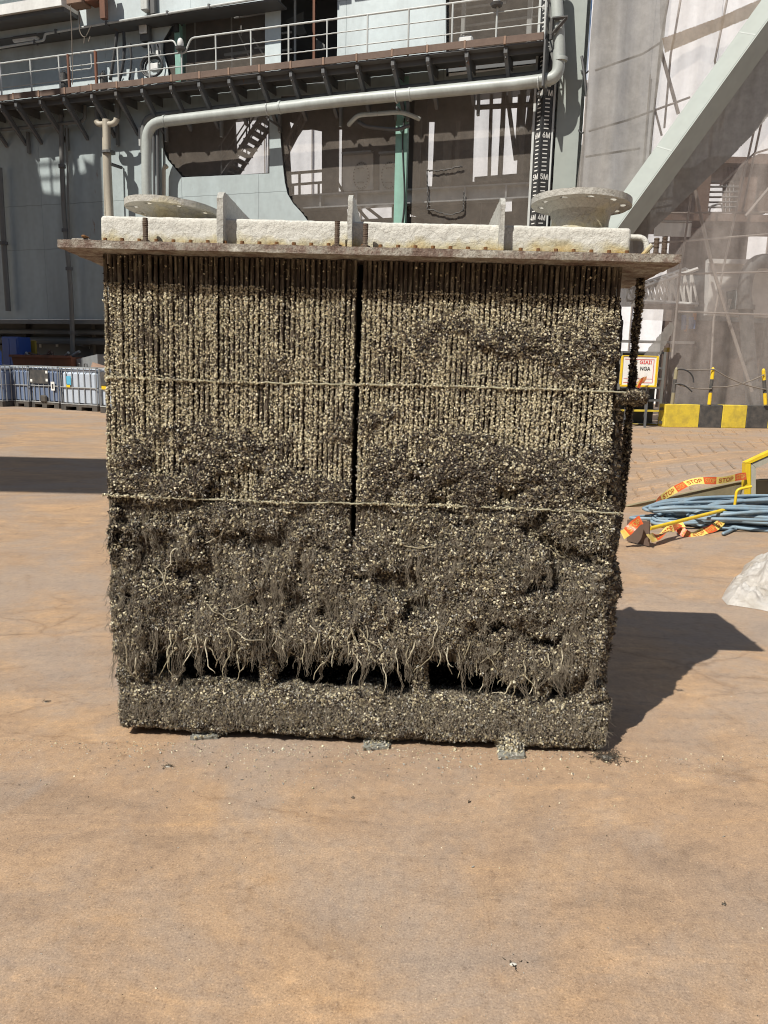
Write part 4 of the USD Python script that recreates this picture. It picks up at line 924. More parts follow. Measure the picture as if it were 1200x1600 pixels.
for k in range(9):
    MB().box((-36 + 8 * k, -17.5, 0), (-28.1 + 8 * k, -17, 11.0)).put('plate', 'dark_steel', ow)
gw = thing('gantry_walkway', 'overhead gantry walkway outside the view on the left', 'gantry', (-16, 2, 0))
MB().box((-36, 0.62, 12.0), (-8.6, 3.35, 12.3)).put('deck', 'dark_steel', gw)
for x in (-33, -20):
    MB().box((x, 1.6, 0), (x + .5, 2.1, 12)).put('leg', 'dark_steel', gw)

# ================================================================== IBC TANKS AND CLUTTER BY THE LEFT WALL
def ibc(px0, px1, pyb, name_label, body, sticker=None, plate=False, rz=-0.27):
    a, b = G(px0, pyb + .1), G(px1, pyb + (px1 - px0) * .06)
    c = (a + b) / 2
    w_ = np.linalg.norm(b - a)
    rz = math.atan2(b[1] - a[1], b[0] - a[0])
    dx, dy = np.array([math.cos(rz), math.sin(rz), 0]), np.array([-math.sin(rz), math.cos(rz), 0])
    t = thing('ibc_tank', name_label, 'tank', c, rz, group='caged liquid tanks along the left wall')
    fr = lambda p: c + np.atleast_2d(p)[:, :1] * dx + np.atleast_2d(p)[:, 1:2] * dy + np.atleast_2d(p)[:, 2:3] * np.array([0, 0, 1.0])
    h = w_ / 2 - 0.02
    D = 1.0
    for x in (-h, -.09, h - .18):
        MB(fr).box((x, 0.0, 0.0), (x + .18, D, .10)).put('pallet_foot', 'pallet_black', t)
    MB(fr).box((-h, 0, .10), (h, D, .145)).put('pallet_deck', 'pallet_black', t)
    MB(fr).cbox((-h + .03, .04, .15), (h - .03, D - .04, 1.04), .06).put('bottle', body, t)
    MB(fr).cbox((-h + .04, .05, 1.042), (h - .04, D - .05, 1.13), .03).put('bottle_top', 'ibc_white', t)
    for z in (.17, .62, 1.145):
        MB(fr).tube([(-h, .01, z), (h, .01, z), (h, D - .01, z), (-h, D - .01, z), (-h, .01, z)], .016, 6).put('cage_ring', 'galvanised', t)
    for k in range(7):
        x = -h + 2 * h * k / 6
        MB(fr).tube([(x, .015, .15), (x, .015, 1.15)], .014, 6).put('cage_bar', 'galvanised', t)
        MB(fr).tube([(x, .015, 1.15), (x, D - .01, 1.15)], .012, 6).put('cage_bar', 'galvanised', t)
    for k in range(1, 6):
        MB(fr).tube([(h, D * k / 6, .15), (h, D * k / 6, 1.15)], .014, 6).put('cage_bar', 'galvanised', t)
    if plate:
        MB(fr).box((-h + .05, -.012, .68), (h * .38, -.003, 1.06)).put('label_plate', 'black_paint', t)
        for x, z in ((-h + .11, .76), (h * .3, .78), (h * .3, 1.0)):
            MB(fr).box((x - .04, -.018, z - .035), (x + .04, -.012, z + .035)).put('plate_mark', 'white_mark', t)
        MB(fr).box((h * .55, -.01, .50), (h * .8, -.003, .74)).put('label', 'white_mark', t)
        MB(fr).box((h * .62, -.014, .55), (h * .73, -.010, .68)).put('label_print', 'black_paint', t)
        MB(fr).cbox((-.12, -.05, .16), (.12, .03, .36), .03).put('valve', 'pallet_black', t)
    if sticker:
        for (x0, z0, x1, z1, m) in sticker:
            MB(fr).box((x0 * h, -.01, z0), (x1 * h, -.003, z1)).put('sticker', m, t)
    return t

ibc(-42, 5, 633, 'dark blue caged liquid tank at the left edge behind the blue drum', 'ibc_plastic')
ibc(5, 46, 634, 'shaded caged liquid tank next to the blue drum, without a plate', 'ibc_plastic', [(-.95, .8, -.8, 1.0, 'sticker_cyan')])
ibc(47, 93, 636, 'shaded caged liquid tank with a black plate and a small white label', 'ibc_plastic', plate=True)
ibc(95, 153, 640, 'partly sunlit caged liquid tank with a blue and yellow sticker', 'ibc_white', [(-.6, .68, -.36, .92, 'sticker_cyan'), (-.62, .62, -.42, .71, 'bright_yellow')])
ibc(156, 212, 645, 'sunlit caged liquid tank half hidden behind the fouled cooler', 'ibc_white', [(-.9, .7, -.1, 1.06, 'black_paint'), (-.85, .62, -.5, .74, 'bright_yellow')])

dr = thing('blue_drum', 'tall bright blue plastic drum at the left edge of the view', 'drum', G(-9, 634))
c = G(-9, 634)
prof = [(0, 0), (.27, 0), (.29, .04), (.29, .5), (.305, .53), (.29, .56), (.29, 1.0), (.305, 1.03), (.29, 1.06), (.29, 1.52), (.26, 1.58), (0, 1.58)]
m = trimesh.creation.revolve(np.array(prof), sections=28)
obj('body', (m.vertices + c, m.faces), 'drum_blue', dr, smooth=35)
m = trimesh.creation.cylinder(.05, .05, sections=12)
obj('bung', (m.vertices + c + [.12, -.05, 1.6], m.faces), 'white_mark', dr)
u, z = W(16, 548, .9)
bc = thing('blue_cabinet', 'dark blue cabinet behind the liquid tanks under the ledge', 'cabinet', wfr([u, .5, 0])[0], WROT)
u0, u1 = W(3, 548, .9)[0], W(28.5, 548, .9)[0]
z1 = W(16, 526, .9)[1]
MB(wfr).cbox((u0, .3, 0), (u1, .9, z1), .03).put('body', 'drum_blue', bc)
MB(wfr).box((u0 + .05, .902, .1), ((u0 + u1) / 2 - .01, .92, z1 - .08)).put('door', 'drum_blue', bc)
MB(wfr).box(((u0 + u1) / 2 + .01, .902, .1), (u1 - .05, .92, z1 - .08)).put('door', 'drum_blue', bc)
yp = thing('yellow_panel', 'dull yellow panel standing in the shaded recess', 'panel', wp(44, 554, .1), WROT)
u0, z0 = W(35, 575, .2)
u1, z1 = W(54, 532, .2)
MB(wfr).cbox((u0, .1, z0), (u1, .18, z1), .02).put('panel', 'panel_yellow', yp)
MB(wfr).box((u0 - .3, .05, z0 + .5), (u0 - .02, .15, z0 + .65)).put('bracket', 'rail_paint', yp)
sb = thing('scrap_skip', 'rusty brown skip of scrap behind the caged tanks', 'skip', wp(75, 570, .8), WROT)
u0, z0 = W(30, 590, .8)
u1, z1 = W(121, 556, .8)
sk = MB(wfr)
v = np.array([(u0 + .2, .1, z0 - .8), (u1 - .2, .1, z0 - .8), (u1 - .2, .9, z0 - .8), (u0 + .2, .9, z0 - .8), (u0, 0, z1), (u1, 0, z1 - .05), (u1, 1.1, z1 - .05), (u0, 1.1, z1 - .0)])
sk.add(v, [[0, 1, 2, 3], [0, 4, 5, 1], [1, 5, 6, 2], [2, 6, 7, 3], [3, 7, 4, 0], [4, 7, 6, 5]]).put('body', 'rust_paint', sb)
MB(wfr).box((u0 - .03, 1.1, z1 - .08), (u1 + .03, 1.16, z1)).put('rim', 'rust_paint', sb)
rk = rs(8)
for i in range(9):
    uu = rk.uniform(u0 + .1, u1 - .3)
    MB(wfr).tube([(uu, .5, z1 - .05), (uu + rk.uniform(-.3, .5), .6, z1 + rk.uniform(.0, .16))], rk.uniform(.03, .07), 6).put('scrap', 'brown_steel' if i % 3 else 'galvanised', sb)
gb_ = thing('grey_box', 'light grey steel box with two lifting loops behind the tanks', 'box', wp(137, 570, .9), WROT)
u0, z0 = W(121, 590, .9)
u1, z1 = W(152, 556, .9)
v = np.array([(u0, .3, z0 - .6), (u1, .3, z0 - .6), (u1, .9, z0 - .6), (u0, .9, z0 - .6), (u0, .3, z1 - .12), (u1, .3, z1 + .05), (u1, .9, z1 + .05), (u0, .9, z1 - .12)])
MB(wfr).add(v, [[3, 2, 1, 0], [0, 1, 5, 4], [1, 2, 6, 5], [2, 3, 7, 6], [3, 0, 4, 7], [4, 5, 6, 7]]).put('body', 'galvanised', gb_)
for x in (123, 134):
    u, z = W(x, 571, 1.0)
    MB(wfr).tube(bend([(u - .05, 1.0, z - .1), (u - .05, 1.0, z + .06), (u + .05, 1.0, z + .06), (u + .05, 1.0, z - .1)], .04, 4), .02, 6).put('lifting_loop', 'dark_steel', gb_)
rp = thing('rusty_plate', 'small rusty plate leaning over the sunlit tank', 'plate', wp(155, 570, 1.2), WROT)
u, z = W(155, 572, 1.3)
v = np.array([(u - .25, 1.3, z + .12), (u + .35, 1.3, z - .02), (u + .35, 1.6, z - .12), (u - .1, 1.6, z - .08)])
MB(wfr).add(np.vstack([v, v - [0, 0, .03]]), [[0, 1, 2, 3], [7, 6, 5, 4], [0, 4, 5, 1], [1, 5, 6, 2], [2, 6, 7, 3], [3, 7, 4, 0]]).put('plate', 'kick_joint', rp)

# ================================================================== RIGHT: SCAFFOLD NET, BRACE, WHAT STANDS BEHIND
NY = 20.7
def big_net(name, label, mat, pxs, step=0.11, y=NY, amp=0.22, seed=2, fold=2.2, cat='net'):
    poly = Polygon([YP(px, py, y)[[0, 2]] for px, py in pxs])
    x0, z0, x1, z1 = poly.bounds
    nx, nz = int((x1 - x0) / step) + 2, int((z1 - z0) / step) + 2
    X, Z = np.meshgrid(np.linspace(x0, x1, nx), np.linspace(z0, z1, nz), indexing='ij')
    from shapely import contains_xy
    keep = contains_xy(poly.buffer(step * .7), X.ravel(), Z.ravel())
    X, Z = snap(poly, X, Z, keep)
    f1 = meshkit.fbm(np.stack([X * fold, Z * .18, X * 0 + seed], -1), 4, seed) - .5
    f2 = meshkit.fbm(np.stack([X * .5, Z * .4, X * 0 + seed], -1), 3, seed + 9) - .5
    Yv = y + amp * f1 * 1.6 + amp * 1.2 * f2 - .1
    return obj(name, (np.c_[X.ravel(), Yv.ravel(), Z.ravel()], grid_faces(nx, nz, keep)), mat, smooth=True, label=label, cat=cat)

big_net('scaffold_net', 'grey double layered scaffold net hanging beside the sky gap, left of its thinner neighbour', 'net_double',
        [(927, -60), (921, 40), (918, 120), (908, 230), (897, 330), (888, 470), (905, 480), (1000, 480), (1012, 340), (1018, 200), (1033, 80), (1046, -60)], seed=2)
big_net('scaffold_net', 'pale thin scaffold net covering the right side down to the striped barrier', 'net_pale',
        [(1030, -60), (1030, 80), (1016, 200), (1008, 340), (985, 470), (1000, 500), (1048, 502), (1043, 560), (1026, 672), (1500, 690), (1500, -60)], y=NY + .06, seed=5, amp=.16)
big_net('net_strip', 'brown doubled strip of netting running up to the right behind the brace', 'net_strip',
        [(1032, 62), (1037, 85), (1110, 55), (1200, 18), (1260, -10), (1235, -20), (1185, 1), (1120, 30)], y=NY - .25, seed=8, amp=.05, step=.03)
big_net('net_flap', 'loose flap of netting pulled aside above the notice board', 'net_double', [(1046, 500), (1052, 512), (1003, 604), (985, 620), (975, 600), (1010, 545)], y=NY - .35, seed=9, amp=.15, step=.06)

big_net('net_lap', 'opaque doubled band of netting along the lower side of the brace', 'net_thick',
        [(960, 380), (985, 345), (1060, 225), (1150, 100), (1260, -60), (1330, -60), (1270, 95), (1180, 205), (1140, 247), (1085, 297), (1040, 340), (1012, 366), (990, 420)], y=NY - .12, seed=12, amp=.16, step=.035)

# tie ropes of the net edge
for i, (y0) in enumerate((110, 203, 295)):
    tr = obj('net_tie', tube(spline([YP(908 - i * 4, y0, 21.1), YP(914 - i * 4, y0 + 5, 20.9), YP(919 - i * 5, y0 + 1, 20.7)], 8), .02, 5), 'black_mark', label='black tie rope at the net edge, ' + ('topmost', 'middle one', 'lowest')[i] + ' of three in the sky gap', cat='rope')
obj('edge_rope', tube(spline([YP(909, 88, 20.95), YP(914, 125, 20.8), YP(916, 150, 20.75)], 10), .035, 6), 'black_mark', label='black rope crossing the sky gap beside the column', cat='rope')

br = thing('diagonal_brace', 'huge pale grey box section brace leaning up to the right in front of the net', 'brace', YP(985, 400, 19.6))
A0, A1 = YP(859, 500, 19.6), YP(1340, -165, 19.6)
ax = (A1 - A0) / np.linalg.norm(A1 - A0)
g0 = np.array([0, 1.0, 0]) - ax * ax[1]
g0 /= np.linalg.norm(g0)
f0 = np.cross(ax, g0)
if f0[0] < 0:
    f0 = -f0
al = math.radians(45)                                # the box section is turned about its own axis: two faces show
fx = f0 * math.cos(al) - g0 * math.sin(al)           # across the light face, towards the lower right and nearer
fy = f0 * math.sin(al) + g0 * math.cos(al)           # away along the shaded face
def brace_box(s0, s1, w0, w1, d0, d1, name, mat):
    P = []
    for s in (s0, s1):
        for w in (w0, w1):
            for d in (d0, d1):
                P.append(A0 + ax * s + fx * w + fy * d)
    h = trimesh.convex.convex_hull(np.array(P))
    obj(name, (h.vertices, h.faces), mat, br)
Lb = np.linalg.norm(A1 - A0)
# the section: a light web facing the camera and a shaded flange side
brace_box(0, Lb, -.47, 0.0, 0.0, .03, 'front_plate', 'brace_paint')
brace_box(0, Lb, .003, .035, .004, .66, 'under_plate', 'brace_paint')
brace_box(0, Lb, -.47, -.44, .034, .66, 'top_plate', 'brace_paint')
brace_box(0, Lb, -.435, 0.0, .63, .66, 'rear_plate', 'brace_paint')
for q in (.42, .69):
    brace_box(Lb * q, Lb * q + .03, -.46, -.01, -.004, -.0005, 'weld_seam', 'pipe_paint')

# poles and scaffold behind the net
scf = thing('scaffold', 'scaffold of thin poles standing behind the pale net', 'scaffold', YP(1100, 640, 21.6))
for k, pts in enumerate(([(1048, -20), (1033, 62), (1018, 215), (1000, 420)], [(1065, -10), (1055, 50), (1048, 85), (1038, 200)], [(1033, 80), (1060, 178)], [(1138, -10), (1117, 95), (1118, 100)], [(920, 205), (980, 188), (1078, 152)],
                         [(1023, 170), (1034, 212)], [(1086, 297), (1110, 405), (1135, 490), (1175, 612)], [(1178, 205), (1130, 420), (1115, 500), (1108, 640)], [(1080, 305), (1062, 430), (1050, 560)], [(1010, 381), (1200, 366), (1300, 358)],
                         [(1025, 333), (1200, 332), (1300, 331)], [(1060, 428), (1200, 425), (1300, 424)], [(1060, 487), (1170, 491), (1300, 494)], [(1165, 338), (1200, 296), (1240, 250)], [(1125, 290), (1178, 240), (1260, 215)], [(930, 110), (1005, 84), (1033, 66)], [(915, 245), (1000, 232)], [(1150, 90), (1125, 200)], [(1190, 190), (1160, 330)])):
    MB().tube([YP(x, y, 21.1 + .12 * (k % 4)) for x, y in pts], .028 if k not in (2, 6, 13) else .045, 6).put('pole', 'scaffold_pole', scf)
pf = thing('work_platform', 'brown steel work platform with stacked rails behind the net', 'platform', YP(1120, 340, 24))
PY = 24.0
def pbox(px0, py0, px1, py1, y0, y1, name, mat, par):
    a, b = YP(px0, py0, y0), YP(px1, py1, y0)
    MB().box((a[0], y0, b[2]), (b[0], y1, a[2])).put(name, mat, par)
pbox(1032, 332, 1290, 349, PY, PY + 2.5, 'deck', 'brown_steel', pf)
pbox(1090, 262, 1106, 332, PY + .1, PY + .6, 'column', 'brown_steel', pf)
pbox(1060, 262, 1078, 345, PY + 1.1, PY + 1.4, 'column', 'brown_steel', pf)
pbox(1160, 256, 1178, 332, PY + .1, PY + .5, 'column', 'brown_steel', pf)
pbox(1186, 240, 1200, 332, PY + .3, PY + .7, 'column', 'brown_steel', pf)
pbox(1110, 244, 1290, 258, PY - .1, PY + 2.5, 'canopy', 'brown_steel', pf)
for y in (284, 292, 300, 308, 316, 324):
    MB().tube([YP(1105, y, PY + .2), YP(1168, y - .5, PY + .2)], .03, 6).put('rail', 'dark_steel', pf)
for x in (1132, 1138, 1144, 1150, 1156):
    MB().tube([YP(x, 262, PY + .4), YP(x - 1, 332, PY + .4)], .05, 6).put('bar', 'brown_steel', pf)
MB().tube(bend([YP(1108, 332, PY), YP(1110, 322, PY), YP(1128, 318, PY), YP(1130, 332, PY)], .1, 4), .03, 6).put('hoop', 'dark_steel', pf)
for x0, y0, x1, y1 in ((1000, 330, 1062, 318), (1000, 318, 1058, 308), (1060, 326, 1060, 300)):
    MB().tube([YP(x0, y0, PY + .6), YP(x1, y1, PY + .6)], .035, 6).put('rail', 'dark_steel', pf)
for i, (px0, py0, px1, py1) in enumerate(((1066, 350, 1118, 640), (1118, 352, 1165, 410), (1080, 495, 1300, 680))):
    bb = thing('steel_block', ('broad brown steel pillar below the work platform', 'short brown steel wall left of the arched pipe', 'low brown steel housing at the foot of the net')[i], 'block', YP(px0, py1, 25 + i * .3))
    pbox(px0, py0, px1, py1, 25.0 + i * .3, 26.0 + i * .3, 'body', 'brown_steel', bb)
    pbox(px0 + 3, py0 + 6, px1 - 3, py0 + 9, 24.96 + i * .3, 24.995 + i * .3, 'band', 'rust_paint', bb)
# white cabin with a window
cbn = thing('white_cabin', 'white cabin wall with one square window seen through the net', 'cabin', YP(1140, 500, 22.7))
wpoly = Polygon([YP(x, y, 22.7)[[0, 2]] for x, y in ((1109, 405), (1300, 405), (1300, 500), (1106, 492))])
wnd = Polygon([YP(x, y, 22.7)[[0, 2]] for x, y in ((1131, 454), (1156, 449), (1153, 484), (1133, 487))])
xyz = lambda p: np.c_[np.atleast_2d(p)[:, 0], np.atleast_2d(p)[:, 1], np.atleast_2d(p)[:, 2]]
MB(xyz).prism(wpoly.difference(wnd), 22.7, 23.0).put('wall', 'white_paint', cbn)
fr_ = MB(xyz).prism(wnd.buffer(.05).difference(wnd.buffer(-.04)), 22.64, 22.697).put('window_frame', 'white_paint', cbn)
MB(xyz).prism(wnd.buffer(-.03), 22.8, 22.82).put('window_pane', 'window_glass', cbn)
MB(xyz).prism(wpoly, 24.9, 25.0).put('back_wall', 'dark_steel', cbn)
a, b = YP(1136, 485, 22.65), YP(1141, 467, 22.65)
MB().tube([a, b], .05, 6).put('stay', 'white_paint', cbn)
MB().box((YP(1109, 405, 22.6)[0] - .05, 22.5, YP(1109, 412, 22.6)[2]), (YP(1300, 405, 22.6)[0], 22.69, YP(1109, 405, 22.6)[2])).put('cornice', 'white_paint', cbn)
# white lattice boom
lb = thing('lattice_boom', 'white lattice crane boom lying behind the net above the notice board', 'boom', YP(1040, 460, 22.4))
rk = rs(5)
c1 = [YP(996, 452, 22.4), YP(1090, 420, 22.4)]
c2 = [YP(994, 470, 22.4), YP(1090, 476, 22.4)]
c3 = [p + [0, .9, .1] for p in c1]
c4 = [p + [0, .9, .1] for p in c2]
for c in (c1, c2, c3, c4):
    MB().tube(c, .06, 6).put('chord', 'white_paint', lb)
for k in range(9):
    q, q2 = k / 9, (k + 1) / 9
    L = lambda c, t: c[0] + (c[1] - c[0]) * t
    for ca, cb_ in ((c1, c2), (c3, c4)):
        MB().tube([L(ca, q), L(cb_, q2)], .035, 5).put('lacing', 'white_paint', lb)
        MB().tube([L(cb_, q), L(ca, q)], .03, 5).put('lacing', 'white_paint', lb)
    MB().tube([L(c1, q), L(c3, q2)], .03, 5).put('lacing', 'white_paint', lb)
pbox(1000, 474, 1085, 482, 22.2, 22.8, 'tray', 'brown_steel', lb)
wl = thing('white_sheet', 'white rectangular sheet hanging behind the net above the cooler corner', 'sheet', YP(1050, 360, 22.9))
pbox(1024, 347, 1079, 370, 22.9, 22.95, 'sheet', 'white_paint', wl)
pbox(1022, 344, 1081, 346.5, 22.87, 22.98, 'top_bar', 'rail_paint', wl)
cl = thing('hung_clothes', 'blue and orange cloths hung behind the net', 'cloth', YP(1075, 505, 21.8))
for x0, y0, x1, y1, m in ((1066, 492, 1072, 515, 'cloth_blue'), (1076, 495, 1084, 514, 'cloth_blue'), (1069, 508, 1073, 518, 'cloth_orange'), (1084, 488, 1088, 500, 'cloth_orange')):
    a, b = YP(x0, y0, 21.8), YP(x1, y1, 21.8)
    X, Z = np.meshgrid(np.linspace(a[0], b[0], 8), np.linspace(b[2], a[2], 10), indexing='ij')
    obj('cloth', (np.c_[X.ravel(), (21.8 + .06 * np.sin(X * 40) + .03 * np.sin(Z * 9)).ravel(), Z.ravel()], grid_faces(8, 10)), m, cl, smooth=True)
MB().tube([YP(1060, 489, 21.8), YP(1092, 487, 21.8)], .015, 5).put('line', 'rope_grey', cl)
ap = thing('arched_pipe', 'thick dark pipe arching to the right behind the net', 'pipe', YP(1165, 600, 22.0))
MB().tube(spline([YP(1178, 660, 22.0), YP(1174, 600, 22.0), YP(1169, 540, 22.0), YP(1165, 480, 22.0), YP(1166, 435, 22.0), YP(1180, 411, 22.0), YP(1200, 408, 22.0), YP(1240, 412, 22.0)], 40), .19, 14).put('tube', 'dark_steel', ap, smooth=40)
for q in ((1174, 600), (1165, 480)):
    c = YP(*q, 22.0)
    MB().tube([c - [0, 0, .06], c + [0, 0, .06]], .25, 14).put('flange', 'dark_steel', ap)
dt = thing('dark_tank', 'dark round tank in the shade behind the net at the right edge', 'tank', YP(1205, 660, 24))
c = YP(1222, 655, 24)
MB().tube([c, c + [0, 0, 3.6]], .8, 28).put('shell', 'black_mark', dt, smooth=40)
MB().tube([c + [0, 0, 1.7], c + [0, 0, 1.8]], .83, 28).put('band', 'dark_steel', dt)
MB().tube(bend([YP(1184, 424, 23), YP(1200, 505, 23), YP(1204, 540, 23)], .2, 3), .06, 8).put('leg', 'dark_steel', dt)

# ================================================================== BARRIER, POSTS, ROPES
a, b = G(1037, 667.5), G(1320, 671)
brz = math.atan2(b[1] - a[1], b[0] - a[0])
bdir = (b - a) / np.linalg.norm(b - a)
bn = np.array([bdir[1], -bdir[0], 0])
bf = lambda p: a + np.atleast_2d(p)[:, :1] * bdir - np.atleast_2d(p)[:, 1:2] * bn + np.atleast_2d(p)[:, 2:3] * np.array([0, 0, 1.0])
ba = thing('striped_barrier', 'low barrier painted in yellow and black blocks at the foot of the net', 'barrier', a, brz)
pxe = [1037, 1091, 1126.5, 1164.5, 1198.5, 1236, 1272, 1310]
sx = [np.linalg.norm((G(x, 667.5 + (x - 1037) * .012) - a)[:2]) for x in pxe]
hb_ = YP(1060, 632, a[1])[2]
for i, (p, q) in enumerate(zip(sx, sx[1:])):
    MB(bf).cbox((p + .004, 0, 0.0), (q - .004, .35, hb_), .012).put('block', 'yellow_paint' if i % 2 == 0 else 'black_paint', ba)
for z in (.08, .42):
    MB(bf).box((-.05, .1, z), (-.002, .2, z + .07)).put('end_lug', 'black_paint', ba)
tops = []
for i, (x0, y0, x1, y1) in enumerate(((1050, 632, 1057, 577), (1108, 632, 1114, 577), (1196, 632, 1193, 579))):
    yb = a[1] + .1 + .2 * (x0 - 1050) / 146
    p, q = YP(x0, y0, yb), YP(x1, y1, yb)
    t = thing('marker_post', ('leaning yellow and black post on the barrier, leftmost of three', 'yellow and black post on the barrier between two others', 'upright yellow and black post on the barrier at the right edge')[i], 'post', p, group='yellow and black posts on the barrier')
    cuts = ((0, .34, 'bright_yellow' if i else 'olive_steel'), (.34, .72, 'black_paint'), (.72, 1.0, 'bright_yellow' if i else 'olive_steel'))
    for s0, s1, m in cuts:
        MB().tube([p + (q - p) * s0, p + (q - p) * (s1 - .004)], .045, 10).put('section', m, t)
    MB().tube([q, q + [0, 0, .05]], [.045, .02], 10).put('cap', 'bright_yellow' if i else 'olive_steel', t)
    tops.append((p, q))
fr2 = -.06
def sag(p, q, s, n=14):
    t = np.linspace(0, 1, n)[:, None]
    return p + (q - p) * t - np.array([0, 0, 1.0]) * 4 * s * t * (1 - t) + np.array([0, fr2, 0])
(p0, q0), (p1, q1), (p2, q2) = tops
for nm, pts in (('top rope between the left and middle marker posts', sag(q0, q1, .02)), ('rope falling from the middle post to the right post', sag(q1, p2 + (q2 - p2) * .45, .08)), ('rope rising from the middle post to the top of the right post', sag(p1 + (q1 - p1) * .5, q2 - [0, 0, .1], .10)), ('lower rope between the left and middle marker posts', sag(p0 + (q0 - p0) * .6, p1 + (q1 - p1) * .45, .05))):
    obj('rope', tube(pts, .016, 6), 'rope_grey', label='slack grey ' + nm, cat='rope')
for i, (base, lab) in enumerate(((q0, 'loose knotted rope end at the top of the left marker post'), (p0 + (q0 - p0) * .58, 'loose knotted rope end halfway up the left marker post'))):
    obj('rope_end', tube(spline([base + [0, -.07, 0], base + [.2, -.1, -.02], base + [.35, -.1, -.12], base + [.42, -.1, -.32 + i * .14]], 14), .018, 6), 'black_mark', label=lab, cat='rope')

# notice board and the dark rack behind it
SY = 19.3
sn = thing('notice_board', 'white notice board in a yellow frame half hidden behind the cooler', 'sign', YP(1000, 601, SY))
sa, sb2 = YP(971, 601, SY), YP(1026, 557.5, SY)
MB().box((sa[0], SY, sa[2]), (sb2[0], SY + .03, sb2[2])).put('board', 'white_mark', sn)
x0, z0, x1, z1 = sa[0], sa[2], sb2[0], sb2[2]
for lo, hi in (((x0 - .03, z0 - .05), (x1 + .06, z0)), ((x0 - .03, z1), (x1 + .06, z1 + .02)), ((x1, z0 + .002), (x1 + .06, z1 - .002)), ((x0 - .05, z0 + .002), (x0, z1 - .002))):
    MB().cbox((lo[0], SY - .02, lo[1]), (hi[0], SY + .05, hi[1]), .008).put('frame', 'bright_yellow', sn)
for lo, hi in (((x0 + .04, z1 - .075), (x1 - .05, z1 - .065)), ((x1 - .06, z0 + .06), (x1 - .05, z1 - .07)), ((x0 + .04, z0 + .055), (x1 - .065, z0 + .065)), ((x0 + .04, z0 + .15), (x1 - .065, z0 + .156))):
    MB().box((lo[0], SY - .006, lo[1]), (hi[0], SY - .001, hi[1])).put('border_line', 'sign_red', sn)
for txt, px, py, h_, m in (('GIAI!', 999, 568.5, .085, 'sign_red'), ('NGA', 999.5, 578.5, .085, 'black_mark')):
    tm = meshkit.text_mesh(txt, h_, .004, True)
    p = YP(px, py, SY)
    v = tm.vertices
    MB().add(np.c_[p[0] + v[:, 0] * 1.0, SY - .002 - v[:, 2], p[2] + v[:, 1]], tm.faces).put('lettering', m, sn)
for xx in (x0 + .15, x1 - .15):
    MB().box((xx, SY + .05, 0), (xx + .05, SY + .09, z0)).put('leg', 'dark_steel', sn)
rkk = thing('equipment_rack', 'dark blue grey rack with yellow edged shelves behind the notice board', 'rack', YP(1005, 660, 20.2))
RY = 20.3
xa, xb = YP(962, 640, RY)[0], YP(1033, 640, RY)[0]
zt = YP(1000, 549, RY)[2]
MB().box((xa, RY + .6, 0), (xb, RY + .64, zt)).put('back_panel', 'recess_steel', rkk)
for k, py in enumerate((662, 640, 624, 604, 590, 573, 549)):
    zz = YP(1000, py, RY)[2]
    MB().box((xa, RY, max(zz - .05, .02)), (xb, RY + .6, zz)).put('shelf', 'dark_steel', rkk)
    if k in (0, 1):
        MB().box((xa, RY - .02, max(zz - .05, .02)), (xb, RY - .003, zz)).put('shelf_edge', 'yellow_paint', rkk)
for x in np.linspace(xa, xb - .06, 4):
    MB().box((x, RY - .03, 0), (x + .06, RY + .02, zt)).put('upright', 'recess_steel', rkk)
wt = thing('white_beam', 'white painted beam above the notice board seen under the net flap', 'beam', YP(1020, 535, 22.4))
pbox(970, 531, 1085, 537.5, 22.4, 22.6, 'beam', 'white_paint', wt)
pbox(1042, 543, 1052, 550, 22.3, 22.5, 'lamp', 'panel_yellow', wt)
og = thing('orange_tape_knot', 'knot of orange and yellow warning tape at the lower corner of the notice board', 'tape', YP(1003, 600, 19.2))
for pts, m in (([(1008, 588), (1002, 592), (998, 604)], 'tape_yellow'), ([(1006, 590), (1001, 598), (996, 612)], 'tape_red'), ([(1008, 589), (1004, 598), (999, 601)], 'cloth_orange')):
    c = spline([YP(x, y, 19.15) for x, y in pts], 10)
    v = np.vstack([c + [-.045, 0, -.02], c + [.05, .02, .02]])
    k = len(c)
    obj('ribbon', (v, np.array([[i, i + 1, k + i + 1, k + i] for i in range(k - 1)])[:, [0, 1, 2]].tolist() + np.array([[i, i + 1, k + i + 1, k + i] for i in range(k - 1)])[:, [0, 2, 3]].tolist()), m, og)

# ================================================================== RAMP WITH TREAD BARS
RL, RR = G(978, 792), G(1172, 790)
def ramp_z(x, y):
    t = np.clip((np.asarray(x) - RL[0]) / (RR[0] - RL[0]), -.2, 3.2)
    far = np.clip((np.asarray(y) - RL[1]) / 11.0, 0, 1)
    return np.where(t < 0, .0, np.minimum(.26 * t, .26 + .05 * (t - 1))) * (1 - far) ** 1.2 + .006
rd = np.array([RR[0] - RL[0], RR[1] - RL[1]])
rd /= np.linalg.norm(rd)
back = np.array([.36, .93])
ramp = thing('tread_ramp', 'low steel loading ramp with raised chevron tread bars under brown dust', 'ramp', RL)
ns, nb = 40, 40
S, B = np.meshgrid(np.linspace(0, 9.0, ns), np.linspace(0, 11.2, nb), indexing='ij')
X = RL[0] + S * rd[0] + B * back[0]
Yg = RL[1] + S * rd[1] + B * back[1]
def rz_(S_, B_):
    t = S_ / 1.35
    return np.where(t < 1, .27 * t, .27 + .035 * np.minimum(t - 1, 3)) * np.clip(1 - B_ / 11.4, 0, 1) + .008
Zr = rz_(S, B)
obj('plate', (np.c_[X.ravel(), Yg.ravel(), Zr.ravel()], grid_faces(ns, nb)), 'deck_dust', ramp, smooth=True)
s_ = np.linspace(0, 9.0, 30)
front = np.c_[RL[0] + s_ * rd[0], RL[1] + s_ * rd[1]]
zf = rz_(s_, 0 * s_)
